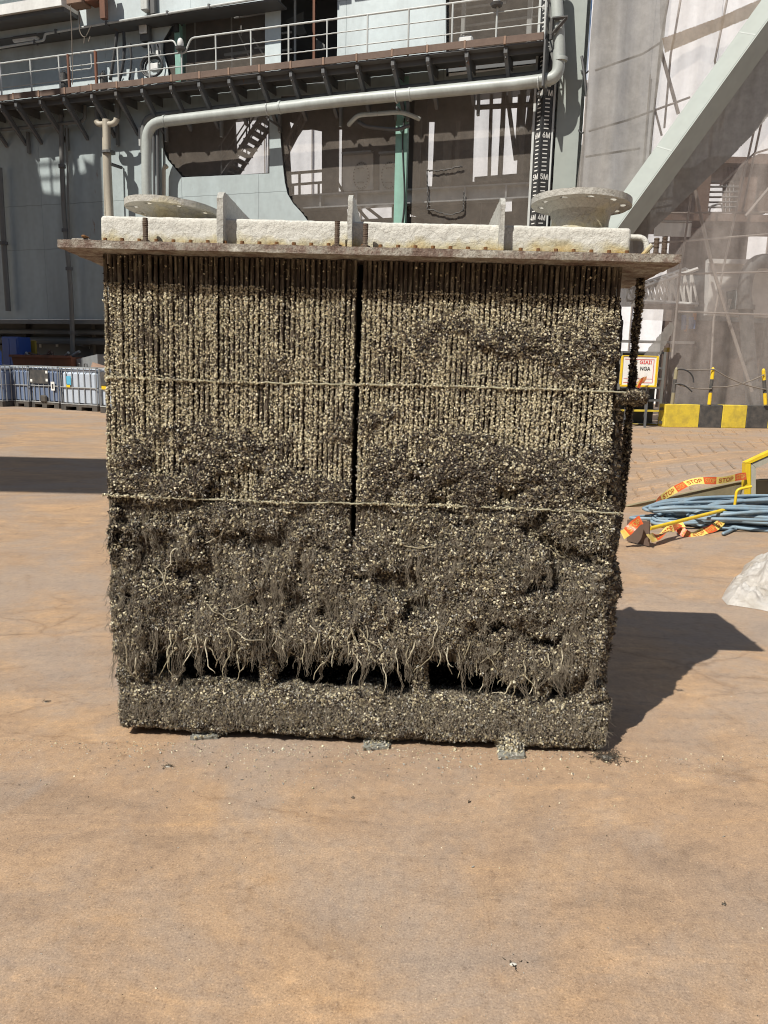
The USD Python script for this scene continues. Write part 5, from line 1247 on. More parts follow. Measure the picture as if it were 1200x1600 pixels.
v = np.vstack([np.c_[front, zf - .004], np.c_[front, 0 * zf]])
k = len(s_)
obj('side_plate', (v, np.vstack([[[i, i + 1, k + i + 1], [i, k + i + 1, k + i]] for i in range(k - 1)])), 'olive_steel', ramp)
MB().tube(np.c_[front[:, 0], front[:, 1] - .004, zf], .012, 6).put('edge_bar', 'olive_steel', ramp)
# chevron bars in rows that run across the ramp
def on_ramp(px, py):
    z = .1
    for _ in range(8):
        p = G(px, py, z)
        M_ = np.array([[rd[0], back[0]], [rd[1], back[1]]])
        sb_ = np.linalg.solve(M_, p[:2] - RL[:2])
        z = float(rz_(sb_[0], sb_[1])) if sb_[0] > 0 else .008
    return G(px, py, z)
rows_ = []
rows_ += [((996 + 23.2 * k, 737.5 - 3.05 * k), (8 + .9 * k, 12.5)) for k in range(-1, 10)]
rows_ += [((1005 + 20.3 * k, 709 - 2.5 * k), (9 + .6 * k, 11.5)) for k in range(-1, 11)]
rows_ += [((1001 + 18.2 * k, 687.5 - 1.75 * k), (3 + .4 * k, 6.0)) for k in range(0, 9)]
rows_ += [((990 + 27 * k, 763 - 3.6 * k), (8 + 1.0 * k, 13.0)) for k in range(0, 4)]
rows_ += [((1012 + 22 * k, 674 - .2 * k), (2.5, 3.2)) for k in range(0, 9)]
for (fx_, fy_), (ddx, ddy) in rows_:
    A_, B_ = on_ramp(fx_, fy_), on_ramp(fx_ + ddx, fy_ + ddy)
    t = (B_ - A_)[:2] / np.linalg.norm((B_ - A_)[:2])
    nn = np.r_[np.array([-t[1], t[0]]) * .020, 0]
    up_ = np.array([0, 0, .018])
    q = np.array([A_ - nn, B_ - nn, B_ + nn, A_ + nn, A_ - nn * .5 + up_, B_ - nn * .5 + up_, B_ + nn * .5 + up_, A_ + nn * .5 + up_])
    MB().add(q, [[0, 1, 5, 4], [1, 2, 6, 5], [2, 3, 7, 6], [3, 0, 4, 7], [4, 5, 6, 7]]).put('tread_bar', 'deck_dust', ramp)
# grooves between the rows: thin raised weld lines along the edge direction
for row, bdist in enumerate((0.35, 0.42, 1.12, 1.22, 1.98, 2.9, 3.0, 4.1, 5.4, 6.9)):
    s_ = np.linspace(.05, 7.0, 24)
    MB().tube(np.c_[RL[0] + s_ * rd[0] + bdist * back[0], RL[1] + s_ * rd[1] + bdist * back[1], rz_(s_, 0 * s_ + bdist) + .001], .009, 5).put('weld_line', 'deck_dust', ramp)

# yellow edged guard frame at the ramp side
gfm = thing('guard_frame', 'pale guard frame with yellow edges standing at the side of the ramp', 'frame', G(1175, 790))
gY = 8.02
def fpoly(pts, y0, y1, name, mat, par):
    P = Polygon([YP(x, y, y0)[[0, 2]] for x, y in pts])
    MB(xyz).prism(P, y0, y1).put(name, mat, par)
# upright
fpoly([(1165, 724), (1173, 724), (1173, 783), (1163, 789)], gY, gY + .08, 'post_edge', 'bright_yellow', gfm)
fpoly([(1173.6, 724), (1181, 731), (1181, 779), (1173.6, 782)], gY + .012, gY + .10, 'post', 'pale_frame', gfm)
fpoly([(1165, 723), (1174, 723.5), (1300, 668), (1292, 664)], gY, gY + .08, 'rail_edge', 'bright_yellow', gfm)
fpoly([(1174.5, 724.2), (1181.5, 731), (1303, 679), (1300, 669)], gY + .012, gY + .10, 'rail', 'pale_frame', gfm)
fpoly([(1181, 779), (1181, 755), (1300, 720), (1300, 790), (1183, 789)], gY + .5, gY + .55, 'back_plate', 'olive_steel', gfm)
fpoly([(1160, 765), (1165, 764), (1163, 790), (1158, 790)], gY + .02, gY + .06, 'foot', 'pale_frame', gfm)

# ================================================================== YELLOW ROD STAND, HOSE, TAPE, PLASTIC
rod = thing('rod_stand', 'yellow rod lying from a brown square plate to a bent handle', 'stand', G(1000, 850))
pc = G(998, 852)
pl = [YP(980, 812, 6.28), YP(1014, 815, 6.10), YP(1014, 853.5, 6.10), YP(979, 845, 6.28)]
pl = np.array(pl)
pl[2:, 2] = np.maximum(pl[2:, 2], .004)
nn = np.cross(pl[1] - pl[0], pl[3] - pl[0])
nn /= np.linalg.norm(nn)
obj('plate', (np.vstack([pl, pl + nn * .012]), [[0, 1, 2], [0, 2, 3], [4, 6, 5], [4, 7, 6], [0, 4, 5], [0, 5, 1], [1, 5, 6], [1, 6, 2], [2, 6, 7], [2, 7, 3], [3, 7, 4], [3, 4, 0]]), 'brown_steel', rod)
ra, rb = YP(1015, 826, 6.12), YP(1146, 793, 7.05)
MB().tube([ra, rb], .016, 10).put('rod', 'bright_yellow', rod, smooth=40)
MB().tube([rb + (ra - rb) * .05, rb + (ra - rb) * .03], .020, 10).put('ring', 'tape_red', rod)
MB().tube(bend([YP(1174, 760, 7.05), YP(1151, 765, 7.05), YP(1147.5, 795, 7.05)], .04, 5), .013, 10).put('handle', 'bright_yellow', rod, smooth=40)
lg = YP(1147, 795, 7.05)
lf = G(1147.5, 820)
MB().tube([lg, lf + [0, 0, .01]], .012, 10).put('leg', 'bright_yellow', rod)
MB().tube([lf + [0, 0, .012], G(1170, 812, .012)], .012, 10).put('leg', 'bright_yellow', rod)

# hose coil
rk = rs(31)
hc = thing('hose_coil', 'heap of blue grey hose coiled beside the ramp', 'hose', G(1130, 815))
cx, cy = 3.62, 7.28
def lap(i, n=44):
    a0 = np.linspace(0, 2 * np.pi, n, endpoint=False)
    f_ = i / 30
    rx = .52 + .48 * rk.rand() + .25 * (i % 3 == 0)
    ry = .20 + .26 * rk.rand()
    ox, oy = rk.uniform(-.12, .2), rk.uniform(-.08, .08)
    tlt = rk.uniform(-.16, .16)
    x = rx * np.cos(a0) * (1 + .06 * np.sin(3 * a0 + rk.uniform(0, 6)))
    y = ry * np.sin(a0) * (1 + .10 * np.sin(2 * a0 + rk.uniform(0, 6)))
    z = .018 + .16 * f_ + .02 * np.sin(a0 * 2 + rk.uniform(0, 6)) + .015 * rk.rand()
    z = np.maximum(z * (1 - .35 * np.clip((np.abs(x) / rx) ** 6, 0, 1)), .018)
    return np.c_[cx + ox + x * np.cos(tlt) - y * np.sin(tlt), cy + oy + x * np.sin(tlt) + y * np.cos(tlt) + .12 * x, z]
for i in range(32):
    p = lap(i)
    p = np.vstack([p, p[:2]])
    MB().tube(spline(p, 70), .0165, 7, False).put('hose_turn', 'hose_blue', hc, smooth=True)
for pts in ([(1015, 806), (1040, 802), (1075, 800), (1110, 804)], [(1012, 812), (1050, 814), (1095, 822), (1150, 826)], [(1030, 800), (1060, 796), (1100, 793), (1150, 792)], [(1180, 800), (1165, 812), (1150, 824), (1130, 834)]):
    MB().tube(spline([G(x, y, .02) for x, y in pts], 30), .0165, 7).put('hose_end', 'hose_blue', hc, smooth=True)

# warning tape
def ribbon(pts, w, nrm, n=60, twist=0.0):
    P = spline(pts, n)
    t = np.gradient(P, axis=0)
    t /= np.linalg.norm(t, axis=1, keepdims=True)
    s = np.r_[0, np.cumsum(np.linalg.norm(np.diff(P, axis=0), axis=1))]
    ang = twist * np.sin(s / s[-1] * 9.0)
    side = np.cross(t, nrm)
    side /= np.linalg.norm(side, axis=1, keepdims=True)
    nn = np.cross(side, t)
    side = side * np.cos(ang)[:, None] + nn * np.sin(ang)[:, None]
    return P, side, s, np.cross(side, t)
def tape(name, label, pts, w=.075, nrm=(0, -.8, .6), n=70, twist=.5, text='STOP', start=0):
    T = thing(name, label, 'tape', pts[0])
    P, side, s, nn = ribbon(pts, w, np.array(nrm), n, twist)
    def at(q):
        return [np.stack([np.interp(q, s, A[:, k]) for k in range(3)], 1) for A in (P, side, nn)]
    e, j = 0.0, start
    while e < s[-1] - 1e-6:
        L = (.15, .24)[j % 2]
        e1 = min(e + L, s[-1])
        q = np.unique(np.r_[e, s[(s > e) & (s < e1)], e1])
        Pq, Sq, _ = at(q)
        k = len(q)
        obj('band', (np.vstack([Pq - Sq * w / 2, Pq + Sq * w / 2]), np.vstack([[[i, i + 1, k + i + 1], [i, k + i + 1, k + i]] for i in range(k - 1)])), 'tape_red' if j % 2 == 0 else 'tape_yellow', T, smooth=True)
        if e1 - e > L * .9:
            tm = meshkit.text_mesh(text, w * .55, .0004, True)
            v = np.array(tm.vertices)
            v[:, 0] *= (L * .8) / v[:, 0].max()
            i = int(np.argmin(abs(s - (e + e1) / 2)))
            ups = 1.0 if side[i][2] >= 0 else -1.0
            front = 1.0 if nn[i] @ (CP - P[i]) > 0 else -1.0
            back_ = (front > 0) != (ups < 0)
            q = e + L * .1 + (L * .8 - v[:, 0] if back_ else v[:, 0])
            Pq, Sq, Nq = at(q)
            obj('lettering', (Pq + Sq * ((v[:, 1] - w * .275) * ups)[:, None] + Nq * (.0015 * front), tm.faces), 'tape_yellow' if j % 2 == 0 else 'tape_red', T)
        e, j = e1, j + 1
tape('warning_tape', 'yellow and red warning tape looping along the top edge of the ramp', [YP(1166, 744, 8.0), YP(1150, 746, 7.95), YP(1132, 750, 7.9), YP(1110, 751, 7.85), YP(1085, 752, 7.8), YP(1062, 761, 7.7), YP(1043, 772, 7.6), YP(1030, 783, 7.5), YP(1033, 793, 7.35)], nrm=(0, -.9, .3))
tape('warning_tape', 'yellow and red warning tape lying across the hose under the yellow rod', [YP(1030, 793, 7.3), YP(1045, 799, 7.25), YP(1065, 801, 7.2), YP(1090, 804, 7.15), YP(1115, 806, 7.1), YP(1131, 803, 7.0)], nrm=(0, -.7, .7), start=1)
tape('warning_tape', 'pale yellow end of warning tape curving down over the front of the hose', [YP(1131, 803, 6.95), YP(1126, 816, 6.85), YP(1112, 826, 6.75), YP(1095, 832, 6.65), YP(1075, 836, 6.55), YP(1062, 826, 6.6), YP(1068, 818, 6.65)], nrm=(0, -.8, .6), twist=.3, start=1)
tape('warning_tape', 'short crumpled warning tape beside the brown plate of the rod', [YP(1060, 818, 6.6), YP(1045, 828, 6.4), YP(1030, 836, 6.25), YP(1014, 841, 6.05)], nrm=(0, -.6, .8), twist=.8)
tape('warning_tape', 'folded warning tape hanging over the left edge of the brown plate', [YP(1002, 812, 6.05), YP(994, 817, 6.05), YP(985, 826, 6.05), YP(972, 836, 6.05)], nrm=(0, -.9, .4), twist=.4)

# plastic sheet heap
px_ = [G(1130, 936), G(1137, 922), G(1150, 903), G(1160, 897), G(1165, 884), G(1180, 876), G(1200, 867), G(1300, 862), G(1320, 985), G(1215, 959), G(1190, 953), G(1165, 949), G(1138, 945), G(1134, 940)]
poly = Polygon([p[:2] for p in px_]).buffer(.03).buffer(-.02)
x0, y0, x1, y1 = poly.bounds
nx, ny = 380, 330
X, Yq = np.meshgrid(np.linspace(x0 - .02, x1 + .02, nx), np.linspace(y0 - .02, y1 + .02, ny), indexing='ij')
from shapely import contains_xy, distance as sdist, points as spoints
stp = max((x1 - x0) / nx, (y1 - y0) / ny)
ins = contains_xy(poly.buffer(stp), X.ravel(), Yq.ravel())
X, Yq = snap(poly, X, Yq, ins)
dd = np.asarray(sdist(spoints(np.c_[X.ravel(), Yq.ravel()]), poly.exterior)).reshape(X.shape)
q = np.stack([X, Yq, 0 * X], -1)
w1 = meshkit.fbm(q * 5.0 + 4, 3, 12) - .5
w2 = meshkit.fbm(q * 5.0 + 9, 3, 13) - .5
qx, qy = X + .10 * w1, Yq + .16 * w2
rt = rs(12)
crease = 0 * X
for i in range(16):
    fq = 2.2 * 1.19 ** i
    an = rt.uniform(0, np.pi)
    ph = (qx * np.cos(an) + qy * .8 * np.sin(an)) * fq + rt.rand()
    tri = 2 * np.abs(ph - np.floor(ph + .5))
    crease = crease + (tri - .5) * .125 / fq
env = 1 - np.exp(-dd / .09)
Zp = .003 + env * np.maximum(.13 + .08 * (meshkit.fbm(q * 1.5, 2, 2) - .5) + crease * 1.25, .01) + .003 * np.abs(w1)
Zp = np.maximum(Zp, .003)
obj('plastic_sheet', (np.c_[X.ravel(), Yq.ravel(), Zp.ravel()], grid_faces(nx, ny, ins)), 'plastic_film', smooth=25, label='crumpled translucent white plastic sheet heaped on the deck at the right', cat='plastic sheet')

# ================================================================== THE FOULED BOX COOLER
cooler = thing('box_cooler', 'upright tube bundle cooler overgrown with barnacles and hanging weed under a white capped top plate', 'cooler', E0)
XL, XR = -.93, .90
TT = 1.768                      # underside of the top plate
# top plate with a worn, scaly edge
def worn_box(a, b, step, amp, seed):
    a, b = np.array(a, float), np.array(b, float)
    m = trimesh.creation.box(b - a)
    m.apply_translation((a + b) / 2)
    V, Fc = trimesh.remesh.subdivide_to_size(m.vertices, m.faces, step, max_iter=12)
    mm = trimesh.Trimesh(V, Fc)
    mm.merge_vertices()
    v = np.array(mm.vertices)
    nrm = mm.vertex_normals
    d = (meshkit.fbm(v * 26 + seed, 4, seed) - .5) * 2 * amp
    return v + nrm * d[:, None], np.array(mm.faces)
v, f = worn_box((-1.053, -.105, TT), (1.063, .52, TT + .026), .03, .0035, 4)
MB(efr).add(v, f).put('top_plate', 'plate_scale', cooler, smooth=40)
# cap (header box) in one welded body, with round edges
def round_box(a, b, r, step, amp, seed):
    a, b = np.array(a, float), np.array(b, float)
    n = np.maximum(((b - a) / step).astype(int), 2)
    V, Fc, k = [], [], 0
    for ax in range(3):
        o = [i for i in range(3) if i != ax]
        for side in (0, 1):
            A, B = np.meshgrid(np.linspace(a[o[0]], b[o[0]], n[o[0]] + 1), np.linspace(a[o[1]], b[o[1]], n[o[1]] + 1), indexing='ij')
            P = np.zeros((A.size, 3))
            P[:, o[0]], P[:, o[1]], P[:, ax] = A.ravel(), B.ravel(), (a, b)[side][ax]
            V.append(P)
            Fc.append(grid_faces(n[o[0]] + 1, n[o[1]] + 1) + k)
            k += len(P)
    V, Fc = np.vstack(V), np.vstack(Fc)
    c = np.clip(V, a + r, b - r)
    dlt = V - c
    L = np.linalg.norm(dlt, axis=1, keepdims=True)
    nrm = dlt / np.maximum(L, 1e-9)
    V = c + nrm * r
    V += nrm * ((meshkit.fbm(V * 30 + seed, 4, seed) - .5) * 2 * amp + (meshkit.noise(V * 150 + seed, seed) - .5) * amp * .5)[:, None]
    mm = trimesh.Trimesh(V, Fc)
    mm.merge_vertices(digits_vertex=6)
    trimesh.repair.fix_normals(mm)
    return np.array(mm.vertices), np.array(mm.faces)
v, f = round_box((-.945, .0, TT + .03), (.92, .44, 1.899), .012, .009, .0022, 3)
MB(efr).add(v, f).put('header_cap', 'white_crust', cooler, smooth=True)
# lifting ribs across the cap
for x, tk, lab in ((-.506, .022, None), (-.055, .016, None), (.468, .016, None)):
    pr = [(-.045, TT + .028), (-.045, 1.955), (-.035, 1.972), (-.015, 1.982), (.46, 1.982), (.47, 1.97), (.47, TT + .028)]
    m = trimesh.creation.extrude_polygon(Polygon(pr), tk, engine='earcut')
    vv = np.c_[x + m.vertices[:, 2] - tk / 2, m.vertices[:, 0], m.vertices[:, 1]]
    V, Fc = trimesh.remesh.subdivide_to_size(vv, m.faces, .02, max_iter=10)
    mm = trimesh.Trimesh(V, Fc)
    mm.merge_vertices()
    v = np.array(mm.vertices)
    v += mm.vertex_normals * ((meshkit.fbm(v * 45, 3, 7) - .5) * .005)[:, None]
    MB(efr).add(v, mm.faces).put('lifting_rib', 'rib_crust', cooler, smooth=40)

def flange(cx, cy, z0, z1, R, rn, zb, tilt, name, holes=8):
    ring = Point(0, 0).buffer(R, 40).difference(Point(0, 0).buffer(rn * .86, 24))
    for k in range(holes):
        a = 2 * math.pi * (k + .5) / holes
        ring = ring.difference(Point(R * .80 * math.cos(a), R * .80 * math.sin(a)).buffer(R * .085, 8))
    m = trimesh.creation.extrude_polygon(ring, z1 - z0, engine='earcut')
    v = m.vertices + [0, 0, z0]
    V, Fc = trimesh.remesh.subdivide_to_size(v, m.faces, .03, max_iter=8)
    mm = trimesh.Trimesh(V, Fc)
    mm.merge_vertices()
    v = np.array(mm.vertices)
    v += mm.vertex_normals * ((meshkit.fbm(v * 40 + cx, 3, 3) - .5) * .005)[:, None]
    v[:, 2] += -tilt * v[:, 0]
    fl_ = MB(efr).add(v + [cx, cy, 0], mm.faces).put('nozzle_flange', 'flange_crust', cooler, smooth=35)
    prof = np.array([(rn * .84, zb), (rn, zb), (rn, zb + (z0 - zb) * .45), (rn * 1.06, zb + (z0 - zb) * .75), (rn * 1.35, z0 + .001), (rn * .84, z0 + .001), (rn * .84, zb)])
    m = trimesh.creation.revolve(prof, sections=40)
    v = m.vertices.copy()
    v[:, 2] += -tilt * v[:, 0] * np.clip((v[:, 2] - zb) / (z0 - zb), 0, 1)
    MB(efr).add(v + [cx, cy, 0], m.faces).put('nozzle_neck', 'flange_crust', fl_, smooth=35)
flange(-.745, .20, 1.955, 1.977, .175, .095, 1.895, .06, 'left')
flange(.768, .14, 1.997, 2.019, .178, .102, 1.895, .02, 'right', 10)

# nuts along the foot of the cap, studs, handle
rk = rs(42)
hexa = Polygon([(math.cos(a), math.sin(a)) for a in np.arange(6) * math.pi / 3])
for i, x in enumerate(np.arange(-.915, .93, .0605)):
    if min(abs(x - q) for q in (-.512, -.055, .468)) < .018:
        continue
    m = trimesh.creation.extrude_polygon(affinity.scale(hexa, .0135, .0135, origin=(0, 0)), .012, engine='earcut')
    nb_ = MB(efr).add(m.vertices + [x + rk.uniform(-.004, .004), -.033, TT + .026], m.faces)
    dm_ = trimesh.creation.cylinder(.007, .022, sections=8)
    nb_.add(dm_.vertices + [x, -.033, TT + .037], dm_.faces)
    nb_.put('nut', 'nut_rust', cooler)
for x, y, h_ in ((-.768, -.045, .088), (-.098, -.045, .092), (.0, -.045, .086), (.998, -.035, .064), (1.027, -.03, .070)):
    p = MB(efr)
    zz = np.linspace(TT + .027, TT + .027 + h_, 30)
    p.tube(np.c_[np.full(30, x), np.full(30, y), zz], .0085 + .0012 * (np.arange(30) % 2) + rk.uniform(-.0006, .0006, 30), 10)
    m = trimesh.creation.extrude_polygon(affinity.scale(hexa, .017, .017, origin=(0, 0)), .014, engine='earcut')
    p.add(m.vertices + [x, y, TT + .0265], m.faces)
    p.put('stud', 'rebar_rust', cooler)
MB(efr).tube(bend([(.905, .06, 1.878), (.985, .05, 1.878), (.995, .045, 1.80)], .03, 6), .010, 10).put('grab_handle', 'white_crust', cooler, smooth=True)
MB(efr).tube([(.955, -.02, 1.80), (.985, -.03, 1.838)], .008, 8).put('clip_pin', 'white_crust', cooler)
MB(efr).cbox((-1.03, -.05, TT + .027), (-.965, 0.0, TT + .042), .004).put('lug', 'plate_scale', cooler)
MB(efr).cbox((-.99, -.06, TT + .043), (-.975, -.02, TT + .052), .003).put('lug', 'nut_rust', cooler)

# ---- tubes of the front row
pitch = .0182
tx = [XL + pitch * i for i in range(int((XR - XL) / pitch) + 1)]
tx = [x for x in tx if abs(x + .021) > .014]
rk = rs(7)
zt = np.r_[np.linspace(.31, TT - .002, 110)]
tube_info = []
for i, x in enumerate(tx):
    off = .0022 * rk.randn(2)
    fb = meshkit.fbm(np.c_[np.full(110, x * 40), zt * 45, np.zeros(110)], 3, 4)
    r = .0066 + .0030 * np.clip(fb - .35, 0, 1) * 2 * np.clip((1.745 - zt) / .12, .25, 1)
    px_ = x + .0016 * np.sin(zt * 5 + i) + off[0] * (1 - zt / TT)
    py_ = .0 + .003 * np.sin(zt * 3.1 + 2 * i) + off[1]
    MB(efr).tube(np.c_[px_, py_, zt], r, 7, False).put('tube', 'tube_scale', cooler, smooth=True)
    tube_info.append((px_, py_, r))
rear = MB(efr)
for row in range(1, 9):
    for i, x in enumerate(np.arange(XL + pitch * .5 * (row % 2), XR, pitch)):
        if abs(x + .021) < .016:
            continue
        y = .0 + .030 * row + .002 * rk.randn()
        rear.tube([(x, y, .32), (x, y, 1.0), (x, y, TT - .002)], .0072, 5, False)
rear.put('rear_tubes', 'tube_scale', cooler, kind='stuff')
MB(efr).box((XL + .01, .30, .36), (XR - .01, .31, TT - .003)).put('core_baffle', 'black_core', cooler)
MB(efr).box((-.028, .10, .36), (-.014, .29, TT - .003)).put('pass_divider', 'black_core', cooler)

# ---- growth mats
def cover(x, z):
    """How far the growth on the front stands out from the tubes' centre plane (negative: the tubes show)."""
    P = np.stack([x, 0 * x, z], -1)
    big = meshkit.fbm(P * 3.2 + 11, 4, 21)
    mid = meshkit.fbm(P * 9.5 + 3, 4, 22)
    fin = meshkit.fbm(P * 38.0 + 5, 3, 23)
    grow = np.interp(z, [.25, .40, .60, .78, .90, 1.05, 1.20, 1.36, 1.55, 1.66, 1.70, 1.8], [.052, .066, .058, .042, .022, .006, -.010, -.018, -.018, -.022, -.045, -.08])
    patch_ = .017 * np.clip((meshkit.fbm(np.stack([x * 5.5, 0 * x, z * 8.0], -1) + 31, 3, 33) - .52) / .08, 0, 1) * np.exp(-((z - 1.48) / .13) ** 2)
    side = patch_ + .036 * np.exp(-((x - .46) / .34) ** 2 - ((z - 1.05) / .15) ** 2) + .012 * np.exp(-((x + .55) / .22) ** 2 - ((z - 1.1) / .12) ** 2) + .008 * np.exp(-((x - .72) / .3) ** 2 - ((z - 1.45) / .12) ** 2)
    bar = -.012 * np.exp(-((z - 1.29) / .05) ** 2) - .010 * np.exp(-((z - .86) / .04) ** 2) * (x < -.05)
    side = side + .013 * np.clip((x - .0) / .3, 0, 1) * np.clip((z - 1.15) / .1, 0, 1) * np.clip((1.66 - z) / .1, 0, 1)
    t = grow + side + bar + .085 * (big - .5) * np.clip((1.72 - z) / .5, .35, 1) + .078 * (mid - .5) * np.clip((1.75 - z) / .9, .3, 1) + .024 * (fin - .5) + .055 * (meshkit.fbm(np.stack([x * 15, 0 * x, z * 4.5], -1) + 7, 3, 27) - .5) * np.clip((1.0 - z) / .25, 0, 1)
    pit = np.clip((.43 - mid) / .10, 0, 1) * np.clip((1.25 - z) / .35, 0, 1)
    t = t - pit * .065
    t = np.maximum(t, np.interp(z, [.88, 1.06], [.006, -.08]))
    seam = np.exp(-((x + .021) / .010) ** 2) * np.clip((z - .72) / .1, 0, 1)
    return t - seam * .12
def hem(x):
    P = np.stack([x, 0 * x, 0 * x], -1)
    return .245 + .13 * meshkit.fbm(P * 8.0 + 2, 4, 31) + .06 * np.abs(np.sin(x * 9 + 1)) * meshkit.noise(P * 3, 3) + .05 * (meshkit.noise(P * 34, 6) - .5)
nx, nz = 460, 400
xs, zs_ = np.linspace(XL - .008, XR + .02, nx), np.linspace(.24, 1.74, nz)
X, Z = np.meshgrid(xs, zs_, indexing='ij')
Tm = cover(X, Z)
Tm = Tm - np.clip((np.abs(X - (XL + XR) / 2) - .90) / .05, 0, 1) ** 2 * .06
keep = (Tm > -.028) & (Z > hem(X)) & (X > XL - .008 + .030 * np.clip((1.25 - Z) / .8, 0, 1))
front = MB(efr).add(np.c_[X.ravel(), -Tm.ravel(), Z.ravel()], grid_faces(nx, nz, keep.ravel()))
front.put('growth_mat', 'mat_base', cooler, smooth=True)
dTx, dTz = np.gradient(Tm, xs, zs_)
# closed back and sides of the overgrown bundle
def side_sheet(xc, sgn, seed, y0, y1, z0=.27, z1=1.74, extra=None):
    ny, nz2 = 70, 190
    Y_, Z_ = np.meshgrid(np.linspace(y0, y1, ny), np.linspace(z0, z1, nz2), indexing='ij')
    P = np.stack([Y_, 0 * Y_, Z_], -1)
    t = .05 * (meshkit.fbm(P * 7 + seed, 4, seed) - .5) + .02 * (meshkit.fbm(P * 30 + seed, 3, seed) - .5) + np.interp(Z_, [.2, .6, 1.2, 1.4, 1.75], [.05, .045, .02, .0, -.01])
    if extra is not None:
        t = t + extra(Y_, Z_)
    t = t - .05 * (np.clip((np.abs(Y_ - (y0 + y1) / 2) - (y1 - y0) * .42) / ((y1 - y0) * .08), 0, 1) ** 2)
    Xs = xc + sgn * t
    return np.stack([Xs, Y_, Z_], -1), (ny, nz2)
S1, sh1 = side_sheet(XR - .012, 1, 51, .012, .40, extra=lambda y, z: .075 * np.clip((1.33 - z) / .06, 0, 1) * np.clip((y - .05) / .14, 0, 1))
S2, sh2 = side_sheet(XL + .085, -1, 52, .012, .40)
for S_, sh in ((S1, sh1), (S2, sh2)):
    MB(efr).add(S_.reshape(-1, 3), grid_faces(*sh)).put('side_growth', 'mat_base', cooler, smooth=True)
nb2 = 120
Xb, Zb = np.meshgrid(np.linspace(XL - .03, XR + .05, nb2), np.linspace(.26, 1.74, 90), indexing='ij')
Pb = np.stack([Xb, 0 * Xb, Zb], -1)
MB(efr).add(np.c_[Xb.ravel(), (.40 + .06 * meshkit.fbm(Pb * 8, 4, 61)).ravel(), Zb.ravel()], grid_faces(nb2, 90)).put('back_growth', 'mat_base', cooler, smooth=True)

# ---- bottom frame: channel under growth, corner posts, stays, feet
def sweep(path, ry, rz, nseg, nth, amp, seed, sq=.42):
    """A squarish roll of growth along a path."""
    P = spline(path, nseg) if len(path) > 2 else np.linspace(path[0], path[1], nseg)
    t = np.gradient(P, axis=0)
    t /= np.linalg.norm(t, axis=1, keepdims=True)
    ref = np.array([0, 0, 1.0]) if abs(t[0][2]) < .7 else np.array([0, 1.0, 0])
    b = np.cross(t, ref)
    b /= np.linalg.norm(b, axis=1, keepdims=True)
    c = np.cross(b, t)
    a = np.linspace(0, 2 * np.pi, nth, endpoint=False)
    ca, sa = np.sign(np.cos(a)) * np.abs(np.cos(a)) ** sq, np.sign(np.sin(a)) * np.abs(np.sin(a)) ** sq
    V = P[:, None] + (b[:, None] * ca[None, :, None]) * ry + (c[:, None] * sa[None, :, None]) * rz
    nrm = (V - P[:, None])
    nrm /= np.linalg.norm(nrm, axis=2, keepdims=True)
    V = V + nrm * (amp * 2 * (meshkit.fbm(V * 12 + seed, 4, seed) - .45) + amp * .8 * (meshkit.fbm(V * 45 + seed, 3, seed + 1) - .5))[..., None]
    i, j = np.meshgrid(np.arange(nseg - 1), np.arange(nth), indexing='ij')
    i, j = i.ravel(), j.ravel()
    q = np.stack([i * nth + j, (i + 1) * nth + j, (i + 1) * nth + (j + 1) % nth, i * nth + (j + 1) % nth], 1)
    f = np.vstack([q[:, [0, 1, 2]], q[:, [0, 2, 3]]])
    Vf = np.vstack([V.reshape(-1, 3), P[:1], P[-1:]])
    m = nseg * nth
    k = np.arange(nth)
    f = np.vstack([f, np.c_[np.full(nth, m), k, (k + 1) % nth], np.c_[np.full(nth, m + 1), (nseg - 1) * nth + (k + 1) % nth, (nseg - 1) * nth + k]])
    return Vf, f
rolls = []
def roll(name, path, ry, rz, nseg, nth, amp, seed, dens, zone, sq=.42, mat='mat_base'):
    V, f = sweep(path, ry, rz, nseg, nth, amp, seed, sq)
    MB(efr).add(V, f).put(name, mat, cooler, smooth=True)
    rolls.append((V, f, dens, zone))
roll('bottom_beam', [(-.885, .02, .095), (.945, .02, .095)], .083, .078, 460, 48, .032, 71, 1.0, 'beam')
roll('rear_beam', [(-.885, .36, .108), (.945, .36, .108)], .06, .07, 160, 20, .02, 72, .25, 'beam')
roll('end_beam', [(.915, .0, .11), (.915, .40, .11)], .055, .075, 80, 24, .018, 73, .8, 'beam')
roll('end_beam', [(-.86, .0, .11), (-.86, .40, .11)], .05, .075, 60, 20, .018, 74, .4, 'beam')
roll('corner_post', [(1.035, .25, TT), (1.030, .25, 1.34), (1.02, .25, .9), (.985, .25, .5), (.95, .25, .1)], .011, .013, 220, 12, .010, 75, .55, 'post', .9)
roll('corner_post', [(-1.0, .25, TT), (-.95, .25, .9), (-.89, .25, .1)], .022, .025, 120, 12, .016, 76, .1, 'post', .9)
roll('post_bridge', [(.90, .05, 1.315), (.97, .10, 1.322), (1.055, .22, 1.318)], .028, .022, 60, 14, .016, 79, 1.0, 'post', .9)
for i, (x, w_) in enumerate(((-.33, .018), (.25, .022), (.85, .045), (-.85, .045), (.70, .022))):
    top = .34 if i not in (4,) else .225
    roll('stay', [(x + .01, -.015, .15), (x, -.005, .24), (x - .005, -.01, top)], w_, .028, 40, 18, .018, 80 + i, 1.0, 'beam', .8)
for i, (p0, p1, w_) in enumerate((((-.90, .0, .20), (-.80, .0, .23), .045), ((-.78, .0, .18), (-.68, .0, .20), .03), ((-.60, .0, .17), (-.50, .0, .18), .03), ((.86, -.02, .2), (.92, .02, .22), .04))):
    roll('growth_lump', [p0, p1], w_, w_ * .8, 40, 16, .03, 130 + i, 1.0, 'beam', .8)
rq = rs(91)
